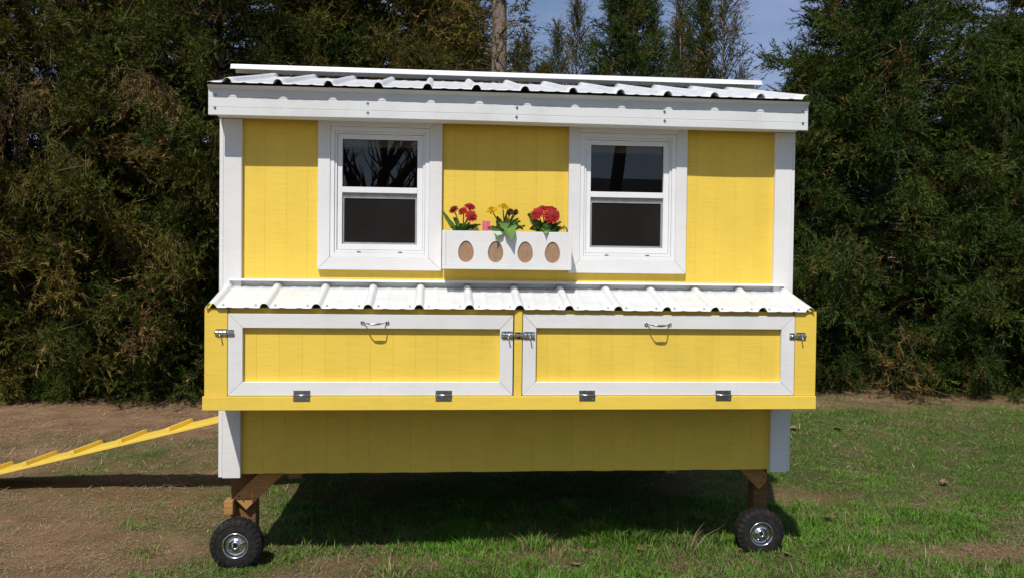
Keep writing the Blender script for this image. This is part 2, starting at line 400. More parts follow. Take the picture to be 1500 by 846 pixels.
for k in range(nb):
    a = -1.42 + k*pitch; b = a + pitch
    a, b = max(a, XL), min(b, XR)
    if b-a < 0.01: continue
    for p, q, c, d in wall_cells(a, b, ZB, ZT-0.002, [h for h in (W1, W2) if h[0] < b and h[1] > a and True]):
        p, q = max(p, a), min(q, b)
        if q-p < 0.004: continue
        l = 0.0005 if abs(p-a) < 1e-6 else 0.0; r_ = 0.0005 if abs(q-b) < 1e-6 else 0.0
        jz = random.uniform(-0.0015, 0.0015) if c == ZB else 0
        MB().prism([(p+l*.3, 0.0022), (p+l*.3, 0.0008), (p+l*3.4, Y0), (q-r_*3.4, Y0), (q-r_*.3, 0.0008), (q-r_*.3, 0.0022)], 'z', c+jz, d).build('siding_board', M['yellow'], fw)
# other walls, floor
MB().prism([(0.03, ZB), (YB, ZB), (YB, 2.30), (1.02, 2.56), (0.03, 2.30)], 'x', XL, XL+0.02).build('side_wall', M['yellow'], coop)
MB().prism([(0.03, ZB), (YB, ZB), (YB, 2.30), (1.02, 2.56), (0.03, 2.30)], 'x', XR-0.02, XR).build('side_wall', M['yellow'], coop)
MB().box(XL+0.02, XR-0.02, YB-0.02, YB, ZB, 2.30).build('back_wall', M['yellow'], coop)
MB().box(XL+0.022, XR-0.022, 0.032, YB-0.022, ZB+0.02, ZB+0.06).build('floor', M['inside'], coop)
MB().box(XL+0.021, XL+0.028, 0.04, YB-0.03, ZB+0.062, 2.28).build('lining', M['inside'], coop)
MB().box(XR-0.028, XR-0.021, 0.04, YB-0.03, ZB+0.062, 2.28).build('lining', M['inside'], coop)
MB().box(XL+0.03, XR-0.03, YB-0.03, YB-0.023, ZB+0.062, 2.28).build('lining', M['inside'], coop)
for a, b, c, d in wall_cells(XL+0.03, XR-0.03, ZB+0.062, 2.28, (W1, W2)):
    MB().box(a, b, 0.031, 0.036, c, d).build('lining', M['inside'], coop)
# corner boards: front piece plus the edge of the side piece
TF = -0.028
for s, (xa, xb, zb) in ((-1, (-1.407, -1.322, 0.424)), (1, (1.316, 1.403, 0.430))):
    MB().box(xa, xb, TF, 0.006 if False else -0.0008, zb, 2.15).build('corner_board', M['white'], coop, 0.002)
    x0, x1 = (xa-0.019, xa-0.001) if s < 0 else (xb+0.001, xb+0.015)
    MB().box(x0, x1, TF+0.002, 0.075, zb+0.004, 2.15).build('corner_board', M['white'], coop, 0.002)
for x0, x1 in ((-1.424, -1.406), (1.401, 1.419)):
    MB().box(x0, x1, YB-0.06, YB+0.02, 0.43, 2.15).build('corner_board', M['white'], coop, 0.002)

# ---- windows
def window(W, tx0, tx1, tz0, lab):
    x0, x1, z0, z1 = W
    mb = MB()    # fixed vinyl frame: outer ring, stepped
    def ring(mb, a, b, c, d, t, ya, yb, tb=None):
        tb = t if tb is None else tb
        mb.box(a, a+t, ya, yb, c, d); mb.box(b-t, b, ya, yb, c, d)
        mb.box(a+t, b-t, ya, yb, c, c+tb); mb.box(a+t, b-t, ya, yb, d-t, d)
    ring(mb, x0+0.0015, x1-0.0015, z0+0.0015, z1-0.0015, 0.020, -0.022, 0.05, 0.022)
    win = mb.build('window', M['vinyl'], coop, 0.0015); win['label'] = lab
    mb = MB(); ring(mb, x0+0.0225, x1-0.0225, z0+0.0245, z1-0.0225, 0.010, -0.014, 0.05, 0.014); mb.build('frame_step', M['vinyl'], win, 0.001)
    gx0, gx1 = x0+0.057, x1-0.060
    mb = MB()
    mb.box(x0+0.0335, gx0, -0.004, 0.045, z0+0.040, z1-0.034); mb.box(gx1, x1-0.0335, -0.004, 0.045, z0+0.040, z1-0.034)
    mb.box(gx0, gx1, -0.004, 0.045, 2.071, z1-0.034)
    mb.box(gx0, gx1, -0.0065, 0.045, 1.810, 1.838)      # meeting rail
    mb.box(gx0, gx1, -0.004, 0.045, z0+0.040, 1.560)
    mb.build('sash', M['vinyl'], win, 0.0012)
    MB().box(gx0-0.002, gx1+0.002, 0.012, 0.016, 1.836, 2.073).build('pane', M['glass'], win)
    MB().box(gx0-0.002, gx1+0.002, 0.034, 0.038, 1.558, 1.812).build('pane', M['glass'], win)
    mb = MB()      # grey screen frame, seated in the lower sash
    ring(mb, gx0+0.001, gx1-0.001, 1.561, 1.792, 0.008, 0.008, 0.016); mb.box(gx0+0.001, gx1-0.001, 0.006, 0.018, 1.793, 1.8085)
    mb.build('screen_frame', M['zinc'] if False else M['greyframe'], win)
    MB().box(gx0+0.0095, gx1-0.0095, 0.012, 0.0125, 1.5695, 1.7835).build('screen', M['screen'], win)
    for xx in (x0+0.14, x1-0.14):
        MB().box(xx-0.009, xx+0.009, -0.0165, -0.0145, z0+0.0265, z0+0.0305).build('weep_slot', M['hole'], win)
    # mitred trim boards
    ztop = 2.185; t0, t1 = TF, -0.001
    ix0, ix1, iz0, iz1 = x0+0.001, x1-0.001, z0+0.001, z1-0.001
    g = 0.0007
    MB().prism([(tx0, tz0+g), (tx0, ztop), (ix0, iz1+g), (ix0, iz0+g)], 'y', t0, t1).build('trim_board', M['white'], win, 0.0015)
    MB().prism([(tx1, tz0+g), (ix1, iz0+g), (ix1, iz1+g), (tx1, ztop)], 'y', t0, t1).build('trim_board', M['white'], win, 0.0015)
    MB().prism([(tx0+g, tz0), (ix0+g, iz0), (ix1-g, iz0), (tx1-g, tz0)], 'y', t0-0.001, t1).build('trim_board', M['white'], win, 0.0015)
    MB().prism([(tx0+g, ztop+.001), (tx1-g, ztop+.001), (ix1-g, iz1+.001), (ix0+g, iz1+.001)], 'y', t0-0.001, t1).build('trim_board', M['white'], win, 0.0015)
M['greyframe'] = simple('grey_screen_frame', (0.30, 0.30, 0.30), 0.5, 0, 30, 0.2)
window(W1, -0.962, -0.364, 1.434, 'white sash window reflecting a bare tree in its top pane')
window(W2, 0.262, 0.860, 1.432, 'white sash window reflecting a dark roofline in its top pane')

# ---- nest box
NF, ZN0, ZN1 = -0.335, 0.803, 1.262
mb = MB().box(-1.40, 1.395, NF+0.022, -0.03, ZN0+0.02, ZN0+0.035)      # floor of the box
mb.build('nest_box_floor', M['inside'], coop)
for x0, x1 in ((-1.411, -1.398), (1.392, 1.405)):
    MB().prism([(NF+0.021, ZN0+0.01), (-0.03, ZN0+0.01), (-0.03, 1.335), (NF+0.021, 1.255)], 'x', x0, x1).build('nest_box_side', M['yellow'], coop, 0.001)
MB().box(-1.412, -1.3125, NF, NF+0.02, 0.8665, 1.258).build('nest_box_post', M['yellow'], coop, 0.0015)
MB().box(1.3035, 1.406, NF, NF+0.02, 0.8665, 1.264).build('nest_box_post', M['yellow'], coop, 0.0015)
MB().box(-0.0275, 0.0085, NF-0.001, NF+0.02, 0.8665, 1.262).build('nest_box_post', M['yellow'], coop, 0.0015)
MB().box(-1.419, 1.4075, NF-0.008, NF+0.022, 0.803, 0.8655).build('nest_box_ledger', M['yellow_smooth'], coop, 0.0018)
MB().box(-1.3115, 1.3025, NF+0.0205, NF+0.035, 1.21, 1.262).build('nest_box_header', M['yellow'], coop, 0.001)
def nest_door(x0, x1, ix0, ix1, z0, z1, iz0, iz1, hx, hinges):
    mb = MB()
    d = MB().box(x0+0.004, x1-0.004, NF+0.0257, NF+0.034, z0+0.002, z1-0.002).build('nest_door', M['yellow'], coop)
    t0, t1 = NF, NF+0.022; g = 0.0006
    MB().prism([(x0, z0), (x1, z0), (ix1, iz0), (ix0, iz0)], 'y', t0, t1).build('frame_rail', M['white'], d, 0.0015)
    MB().prism([(x0, z1), (ix0, iz1), (ix1, iz1), (x1, z1)], 'y', t0-0.0006, t1).build('frame_rail', M['white'], d, 0.0015)
    MB().prism([(x0, z0+2*g), (ix0-g, iz0+g), (ix0-g, iz1-g), (x0, z1-2*g)], 'y', t0+0.0006, t1).build('frame_stile', M['white'], d, 0.0015)
    MB().prism([(x1, z0+2*g), (x1, z1-2*g), (ix1+g, iz1-g), (ix1+g, iz0+g)], 'y', t0+0.0006, t1).build('frame_stile', M['white'], d, 0.0015)
    k = 0; a = ix0-0.02
    off = 0.072
    xs = [ix0-0.015] + [ix0-0.015+off+i*pitch for i in range(12) if ix0-0.015+off+i*pitch < ix1+0.015] + [ix1+0.015]
    for a, b in zip(xs[:-1], xs[1:]):
        l = 0.0007
        MB().prism([(a+l*.2, NF+0.0255), (a+l*.2, NF+0.0244), (a+l*2.4, NF+0.0235), (b-l*2.4, NF+0.0235), (b-l*.2, NF+0.0244), (b-l*.2, NF+0.0255)], 'z', z0+0.01, z1-0.01).build('door_board', M['yellow'], d)
    # wire pull handle: rings at its feet, swollen grip between
    hy = NF; pts = []; rad = []
    hw = 0.052; hz = 1.199
    for t in np.linspace(0, 1, 15):
        xx = hx-hw+2*hw*t; e = min(t, 1-t)*2
        out = 0.038*sstep(0.0, 0.55, np.array(e)).item()
        pts.append((xx, hy-0.004-out, hz-0.004*math.sin(math.pi*t))); rad.append(0.0026+0.0030*max(0, math.sin(math.pi*(t-0.2)/0.6)) if 0.2 < t < 0.8 else 0.0026)
    h = MB().tube(pts, rad, 8).build('handle', M['zinc'], d, smooth=True)
    for sx in (-1, 1):
        c = hx+sx*(hw+0.004)
        MB().tube([(c+0.007*math.cos(u), hy-0.003, hz+0.007*math.sin(u)) for u in np.linspace(0, 2*math.pi, 13)], 0.0022, 6, False).build('ring', M['zinc'], h, smooth=True)
        MB().lathe([(0.0001, -0.0045), (0.003, -0.004), (0.0038, -0.0006), (0.0001, -0.0005)], 10, (c, hy, hz)).build('screw', M['screw'], h, smooth=True)
    for cx in hinges:
        hb = MB().box(cx-0.037, cx+0.037, NF-0.0032, NF-0.0008, 0.8735, 0.892).build('hinge', M['zinc'], d, 0.0005)
        MB().box(cx-0.037, cx+0.037, NF-0.0112, NF-0.0085, 0.8445, 0.8645).build('leaf', M['zinc'], hb, 0.0005)
        MB().tube([(cx-0.038, NF-0.0075, 0.869), (cx+0.038, NF-0.0075, 0.869)], 0.0052, 10).build('pin', M['zinc'], hb, smooth=True)
        for sx, zz, yy in ((-0.027, 0.885, -0.0032), (0, 0.8865, -0.0032), (0.027, 0.885, -0.0032), (-0.027, 0.852, -0.0112), (0.027, 0.852, -0.0112)):
            MB().lathe([(0.0001, -0.0012), (0.0026, -0.0010), (0.0034, -0.0001), (0.0001, 0)], 8, (cx+sx, NF+yy, zz)).build('screw', M['screw'], hb)
    return d
nest_door(-1.310, -0.0335, -1.246, -0.0945, 0.8680, 1.2360, 0.9295, 1.1720, -0.661, (-0.984, -0.348))
nest_door(0.0120, 1.3010, 0.0735, 1.2365, 0.8680, 1.2425, 0.9300, 1.1785, 0.642, (0.3125, 0.958))
def barrel_bolt(x0, x1, xs, z, knob, yb):
    # backing plate from x0 to x1, keeper across the gap at xs
    p = MB().box(x0, x1, yb-0.0022, yb-0.0006, z-0.017, z+0.017).build('barrel_bolt', M['zinc'], coop, 0.0005)
    MB().tube([(x0-0.004, yb-0.009, z+0.001), (xs, yb-0.009, z+0.001)], 0.0052, 10).build('bolt', M['chrome'], p, smooth=True)
    n = 3
    for i in range(n):
        c = x0 + (x1-x0)*(i+0.5)/n
        MB().prism([(yb-0.0023, z-0.0095), (yb-0.0100, z-0.0085), (yb-0.0152, z-0.003), (yb-0.0158, z+0.003), (yb-0.0118, z+0.009), (yb-0.0023, z+0.0095)], 'x', c-0.0065, c+0.0065).build('barrel', M['chrome'], p, 0.001)
    MB().tube([(knob, yb-0.014, z-0.002), (knob+0.001, yb-0.021, z-0.012), (knob+0.003, yb-0.024, z-0.022)], [0.0028, 0.003, 0.0036], 8).build('knob', M['zinc'], p, smooth=True)
    sx = 1 if xs > (x0+x1)/2 else -1
    a, b = sorted((xs-sx*0.024, xs)); 
    MB().box(a, b, yb-0.0026, yb-0.0006, z-0.018, z+0.014).build('keeper', M['zinc'], p, 0.0005)
    for sx2 in (x0+0.006, x1-0.006):
        for zz in (z-0.013, z+0.013):
            MB().lathe([(0.0001, -0.001), (0.0022, -0.0008), (0.003, 0), (0.0001, 0)], 8, (sx2, yb-0.0022, zz)).build('screw', M['screw'], p)
barrel_bolt(-1.364, -1.314, -1.284, 1.150, -1.343, NF)
barrel_bolt(-0.086, -0.036, -0.002, 1.146, -0.057, NF-0.001)
barrel_bolt(0.014, 0.066, -0.016+0.004, 1.145, 0.043, NF-0.001)
barrel_bolt(1.306, 1.353, 1.275, 1.148, 1.331, NF)

# ---- ribbed metal sheets
def rib_profile(u, s=0.2286, H=0.020):
    """height above the flat at distance u from a major rib"""
    u = (u + s/2) % s - s/2; a = abs(u)
    h = H*(1-(a/0.0205)**2.3)**0.62 if a < 0.0205 else 0
    for m_ in (s*0.335, ):
        b = abs(a-m_)
        if b < 0.020: h = max(h, 0.0026*0.5*(1+math.cos(math.pi*b/0.020)))
    return h
def sheet(name, xa, xb, ribx, yf, zf, yb, zb, H, parent, wob, lift=0.0, rows=6):
    n = max(8, int((xb-xa)/0.0045)); xs = [xa+(xb-xa)*i/n for i in range(n+1)]
    d = Vector((0, yb-yf, zb-zf)); nrm = Vector((0, -d.z, d.y)).normalized()
    vs = []; fs = []
    th = 0.0012
    for layer in (0, 1):
        for r in range(rows+1):
            t = r/rows
            for x in xs:
                h = rib_profile(x-ribx, H=H) + lift - (th if layer else 0)
                h += wob*math.sin(x*5.1+1.3+r*0.8)*(0.6+0.4*math.sin(x*13.7)) if 0 < r or True else 0
                p = Vector((x, yf, zf)) + d*t + nrm*h
                vs.append(tuple(p))
    W = n+1; L = (rows+1)*W
    for r in range(rows):
        for i in range(n):
            a = r*W+i; fs.append((a, a+1, a+W+1, a+W)); fs.append((L+a, L+a+W, L+a+W+1, L+a+1))
    for i in range(n):
        fs.append((i, L+i, L+i+1, i+1)); a = rows*W+i; fs.append((a, a+1, L+a+1, L+a))
    for r in range(rows):
        a = r*W; fs.append((a, a+W, L+a+W, L+a)); a = r*W+n; fs.append((a, L+a, L+a+W, a+W))
    o = MB().add(vs, fs).build(name, M['steel'], parent, smooth=True)
    return o
def roof_screws(parent, xs, y, z, sl):
    for x in xs:
        MB().add([], []).lathe([(0.0001, 0), (0.001, 0)], 3, (0, 0, 0))
        mb = MB().box(x-0.0055, x+0.0055, y-0.0055, y+0.0055, z, z+0.002); mb.prism([(x-0.004, y-0.002), (x, y-0.0042), (x+0.004, y-0.002), (x+0.004, y+0.002), (x, y+0.0042), (x-0.004, y+0.002)], 'z', z+0.0018, z+0.007)
        mb.build('roof_screw', M['roofscrew'], parent)
S = 0.2286
# nest roof
nr = bpy.data.objects.new('nest_box_roof', None); C.objects.link(nr); nr.parent = coop; nr['_b'] = list(coop['_b']); nr.empty_display_size = 0.1
NX0 = -1.3776; H1 = 0.021
zf1, zb1, yf1, yb1 = 1.2835-H1, 1.3716-H1, -0.353, -0.004
zb1 = zf1 + (1.3716-1.2815)/(0.3416)*(yb1-yf1)
bounds = [NX0-0.027, NX0+4*S+0.03, NX0+8*S+0.03, NX0+12*S+0.024]
for k in range(3):
    sheet('metal_sheet', bounds[k]-(0.055 if k else 0), bounds[k+1], NX0, yf1, zf1, yb1, zb1, H1, nr, 0.0005, lift=0.0016*(k % 2))
sl1 = (zb1-zf1)/(yb1-yf1)
for k in range(13):
    for dx in (-0.043, 0.043):
        x = NX0+k*S+dx
        if -1.39 < x < 1.375: roof_screws(nr, [x], yf1+0.03, zf1+0.03*sl1+0.0015, sl1)
MB().prism([(-0.030, 1.3850), (-0.030, 1.3885), (-0.001, 1.3885), (-0.001, 1.335), (-0.0025, 1.335), (-0.0025, 1.3825), (-0.0285, 1.3825), (-0.048, 1.3765), (-0.048, 1.378)], 'x', -1.378, 1.368).build('wall_flashing', M['steel'], nr)
# main roof
mr = bpy.data.objects.new('main_roof', None); C.objects.link(mr); mr.parent = coop; mr['_b'] = list(coop['_b']); mr.empty_display_size = 0.1
UX0 = -1.3504; H2 = 0.0215
yf2, yb2 = -0.208, 0.985
sl2 = (2.591-2.302)/(0.9557+0.2331)
zf2 = 2.3055-H2; zb2 = zf2+sl2*(yb2-yf2)
ub = [-1.437, UX0+4*S+0.03, UX0+8*S+0.03, UX0+12*S+0.010]
for k in range(3):
    sheet('metal_sheet', ub[k]-(0.055 if k else 0), ub[k+1], UX0, yf2, zf2, yb2, zb2, H2, mr, 0.0008, lift=0.0016*(k % 2), rows=10)
BX0 = UX0-0.2*0
for xa, xb in ((-1.556, -0.53), (-0.56, 0.47), (0.44, 1.56)):
    sheet('metal_sheet', xa, xb, UX0, 2.28, zb2-0.302+0.01, 1.03, zb2+0.004, H2, mr, 0.001, lift=0.0016 if xa > -1 and xa < 0 else 0, rows=4)
cap = MB()
cp = [(0.938, 2.604), (0.950, 2.613), (0.956, 2.634), (1.02, 2.650), (1.075, 2.634), (1.09, 2.612)]
cpi = [(y*1.0 + (0.0012 if y < 1.02 else -0.0012 if y > 1.02 else 0), z-0.0014) for y, z in cp]
cap.prism(cp + cpi[::-1], 'x', -1.606, 1.612); cap.build('ridge_cap', M['steel'], mr)
MB().box(-1.38, 1.38, 1.0, 1.04, 2.45, 2.56).build('ridge_beam', M['inside'], coop)
# rafters resting on the walls
for x in (-1.37, -0.7, 0.0, 0.7, 1.36):
    MB().prism([(0.04, 2.20), (1.0, 2.20+0.96*sl2), (1.0, 2.265+0.96*sl2), (0.04, 2.265)], 'x', x-0.015, x+0.015).build('rafter', M['inside'], coop)
# eave: soffit, fascia with pressed lines, drip strip
FY = -0.163
MB().box(-1.425, 1.408, FY+0.012, -0.0295, 2.152, 2.164).build('soffit', M['white'], coop, 0.001)
MB().prism([(FY+0.012, 2.166), (-0.002, 2.166), (-0.002, 2.326), (FY+0.012, 2.2885)], 'x', -1.425, 1.408).build('eave_blocking', M['inside'], coop)
fpoly = [(FY+0.010, 2.1405), (FY, 2.143), (FY-0.0005, 2.1745), (FY+0.0020, 2.1765), (FY, 2.1785), (FY, 2.221), (FY+0.0020, 2.223), (FY, 2.2255), (FY-0.0008, 2.258), (FY-0.006, 2.260), (FY-0.022, 2.2745), (FY+0.010, 2.2790)]
fpoly = [(y, z+0.0035) for y, z in fpoly]
mbf = MB(); nsx = 40; xs = [-1.4440+(1.4210+1.4440)*i/nsx for i in range(nsx+1)]
k0 = 0; np_ = len(fpoly)
for i, x in enumerate(xs):
    wy = 0.0016*math.sin(x*4.3+0.5)+0.0009*math.sin(x*11.0); wz = 0.0022*math.sin(x*2.1+2.0)
    for y, z in fpoly: mbf.v.append((x, y+wy*(0 if z > 2.27 else 1), z+wz*(1 if z < 2.15 else 0.3)))
for i in range(nsx):
    for j in range(np_):
        a = i*np_+j; b = i*np_+(j+1) % np_; mbf.f.append((a, b, b+np_, a+np_))
mbf.f.append(tuple(range(np_))[::-1]); mbf.f.append(tuple(nsx*np_+j for j in range(np_)))
fas = mbf.build('fascia', M['steel'], coop)
for x in (-1.412, -0.713, -0.014, 0.704, 1.396):
    for z in (2.216, 2.172):
        MB().lathe([(0.0001, -0.0085), (0.0032, -0.008), (0.0038, -0.003), (0.0062, -0.0028), (0.0065, 0.001), (0.0001, 0.002)], 8, (x+random.uniform(-.003, .003), FY, z+(0.02 if x < -1.3 or x > 1.3 else 0)*(1 if z > 2.2 else 0.3))).build('screw', M['screw'], fas)

# ---- running gear
def wheel(x, yc, r, flat, rot):
    wz = 0.105
    hub = bpy.data.objects.new('wheel', None); C.objects.link(hub); hub.parent = coop; hub.location = Vector((x, yc, wz))-Vector(coop['_b']); hub.empty_display_size = 0.05
    hub['_b'] = [0, 0, 0]; hub.rotation_euler = (0, rot, 0); hub.scale = (0.938, 1, 0.938)
    w2 = 0.043
    # tyre carcass
    prof = [(0.052, -0.030), (0.060, -0.040), (0.078, -w2), (0.100, -w2+0.001), (0.117, -0.036), (0.1265, -0.024), (0.1285, 0), (0.1265, 0.024), (0.117, 0.036), (0.100, w2-0.001), (0.078, w2), (0.060, 0.040), (0.052, 0.030), (0.052, -0.030)]
    ty = MB().lathe(prof, 48, (0, 0, 0)).build('tyre', M['rubber'], hub, smooth=True)
    # tread lugs: shoulder blocks and centre blocks, joined
    lug = MB(); nl = 26
    for k in range(nl):
        for side in (-1, 1):
            a = 2*math.pi*(k+(0.5 if side > 0 else 0))/nl; da = 0.098
            vs = []
            for rr, yy0, yy1 in ((0.104, 0.0425, 0.044), (0.118, 0.0385, 0.0400), (0.1315, 0.010, 0.030)):
                for aa in (a-da, a+da): vs.append((rr*math.cos(aa), side*yy1, rr*math.sin(aa)))
            for rr, yy in ((0.098, 0.030), (0.112, 0.024), (0.123, 0.010)):
                for aa in (a-da, a+da): vs.append((rr*math.cos(aa), side*yy, rr*math.sin(aa)))
            aa0, aa1 = a-da, a+da
            vs.append((0.1315*math.cos(aa0), side*0.006, 0.1315*math.sin(aa0))); vs.append((0.1315*math.cos(aa1), side*0.006, 0.1315*math.sin(aa1)))
            lug.add(vs, [(0, 1, 3, 2), (2, 3, 5, 4), (4, 5, 13, 12), (0, 2, 8, 6), (2, 4, 12, 8), (1, 7, 9, 3), (3, 9, 13, 5), (0, 6, 7, 1), (12, 13, 11, 10)])
    lug.build('tread', M['rubber'], ty)
    rimp = [(0.0615, -0.037), (0.0605, -0.0425), (0.0565, -0.0435), (0.0535, -0.040), (0.0505, -0.030), (0.0470, -0.0265), (0.0350, -0.0250), (0.0300, -0.0275), (0.0215, -0.0330), (0.0180, -0.0400), (0.0150, -0.0405), (0.0110, -0.0400), (0.0110, -0.020)]
    rm = MB().lathe([(a*1.10, b) for a, b in rimp], 40, (0, 0, 0)).build('rim', M['chrome'], hub, smooth=True)
    MB().lathe([(0.0001, -0.026), (0.0112, -0.026)], 20, (0, 0, 0)).build('bore', M['hole'], rm)
    for k in range(5):
        a = 2*math.pi*k/5+0.3
        MB().prism([(0.040*math.cos(a)+0.0045*math.cos(b), 0.040*math.sin(a)+0.0045*math.sin(b)) for b in np.arange(6)*math.pi/3], 'y', -0.0305, -0.0255).build('nut', M['zinc'], rm)
    MB().tube([(0.034, -0.026, 0.002), (0.040, -0.036, 0.004), (0.047, -0.041, 0.006)], [0.0032, 0.003, 0.0024], 8).build('valve', M['hole'], rm, smooth=True)
    MB().lathe([(0.0001, -0.02), (0.0075, -0.02), (0.0075, 0.13), (0.0001, 0.13)], 12, (0, 0, 0)).build('axle', M['zinc'], hub)
    return hub
wheel(-1.337, -0.020, 0.133, 0, 0.0); wheel(1.288, 0.040, 0.133, 0, 0.9)
MB().box(-1.398, -1.276, 0.113, 0.202, 0.020, 0.458).build('leg', M['treated_shaded'], coop, 0.004)
MB().box(1.300, 1.372, 0.153, 0.242, 0.050, 0.458).build('leg', M['treated_shaded'], coop, 0.004)
for x in (-1.34, 1.29): MB().box(x-0.045, x+0.045, 1.72, 1.81, -0.012, 0.458).build('leg', M['treated'], coop, 0.004)
c45 = 0.08
def brace(Ax, Az, s, L, y0, y1, clip=0):
    # Ax,Az: upper outer corner of the lower cut end; runs up and inwards
    d = Vector((s*0.7071, 0.7071)); nn = Vector((s*0.7071, -0.7071))*0.088
    A = Vector((Ax, Az)); B = A+nn
    p = [A, B, B+d*L, A+d*L]
    if clip: p = [A+d*clip, A+nn*0.42, B, B+d*L, A+d*L]
    return MB().prism([(q.x, q.y) for q in p], 'y', y0, y1).build('brace', M['treated'], coop, 0.003)
b1 = brace(-1.377, 0.302, 1, 0.27, 0.074, 0.112); b2 = brace(1.376, 0.368, -1, 0.17, 0.113, 0.151, 0.03)
for bo, pts, yy in ((b1, ((-1.349, 0.310), (-1.327, 0.286)), 0.074), (b2, ((1.340, 0.373), (1.327, 0.343)), 0.113)):
    for x, z in pts: MB().lathe([(0.0001, -0.0008), (0.004, -0.0006), (0.005, 0.0005), (0.0001, 0.001)], 10, (x, yy, z)).build('screw', M['hole'], bo)
MB().box(-1.414, -1.372, 0.040, 0.112, 0.228, 0.296).build('stop_block', M['treated'], coop, 0.002)
MB().box(XL+0.03, XR-0.03, 0.0315, 0.07, 0.452, 0.458).build('skid', M['treated'], coop)

# ------------------------------------------------------------------ flower box
fb = thing('flower_box', 'white wooden flower box with four egg cutouts between the windows', 'flower box', (-0.05, -0.09, 1.443))
FF = -0.170
def egg(cx, cz, n=28):
    pts = []
    for i in range(n):
        a = 2*math.pi*i/n; y = math.sin(a); wdt = 0.037*(1-0.13*y)
        pts.append((cx+wdt*math.cos(a), cz-0.003+0.051*y))
    return pts
def panel_with_holes(x0, x1, z0, z1, y0, y1, holes):
    bm = bmesh.new(); loops = []
    def loop(pts): 
        vs = [bm.verts.new((p[0], y0, p[1])) for p in pts]; return [bm.edges.new((vs[i], vs[(i+1) % len(vs)])) for i in range(len(vs))]
    es = loop([(x0, z0), (x1, z0), (x1, z1), (x0, z1)])
    for h in holes: es += loop(h)
    r = bmesh.ops.triangle_fill(bm, use_beauty=True, use_dissolve=False, edges=es)
    geom = [g for g in r['geom'] if isinstance(g, bmesh.types.BMFace)]
    ex = bmesh.ops.extrude_face_region(bm, geom=geom)
    bmesh.ops.translate(bm, verts=[g for g in ex['geom'] if isinstance(g, bmesh.types.BMVert)], vec=(0, y1-y0, 0))
    bmesh.ops.recalc_face_normals(bm, faces=bm.faces)
    mb = MB(); bm.verts.index_update(); mb.v = [tuple(v.co) for v in bm.verts]; mb.f = [tuple(v.index for v in f.verts) for f in bm.faces]; bm.free(); return mb
BX0_, BX1_, BZ0, BZ1 = -0.361, 0.258, 1.444, 1.627
panel_with_holes(BX0_+0.018, BX1_-0.018, BZ0+0.019, BZ1-0.001, FF+0.004, FF+0.009, [egg(x, 1.531) for x in (-0.248, -0.107, 0.035, 0.166)]).build('front_panel', M['white'], fb)
MB().box(BX0_+0.02, BX1_-0.02, FF+0.0095, FF+0.0125, BZ0+0.02, BZ1-0.02).build('liner', M['tan'], fb)
MB().box(BX0_, BX0_+0.0175, FF, -0.0295 if False else -0.030, BZ0+0.0185, BZ1).build('side_panel', M['white'], fb, 0.001)
MB().box(BX1_-0.0175, BX1_, FF, -0.030, BZ0+0.0185, BZ1).build('side_panel', M['white'], fb, 0.001)
MB().box(BX0_, BX1_, FF-0.003, -0.030, BZ0, BZ0+0.018).build('bottom_board', M['white'], fb, 0.001)
MB().box(BX0_+0.018, BX1_-0.018, -0.045, -0.031, BZ0+0.0185, BZ1-0.002).build('back_panel', M['white'], fb, 0.001)
MB().box(BX0_+0.019, BX1_-0.019, FF+0.021, -0.046, BZ0+0.0185, BZ1-0.03).build('soil', M['soil'], fb)
for x in (-0.33, 0.22): MB().box(x, x+0.02, -0.031, -0.0005, BZ0+0.01, BZ0+0.10).build('mount_cleat', M['white'], fb)
MB().tube([(0.232, -0.02, 1.655), (0.240, -0.035, 1.662), (0.250, -0.05, 1.650), (0.253, -0.06, 1.628)], 0.003, 6).build('hook', M['hole'], fb, smooth=True)

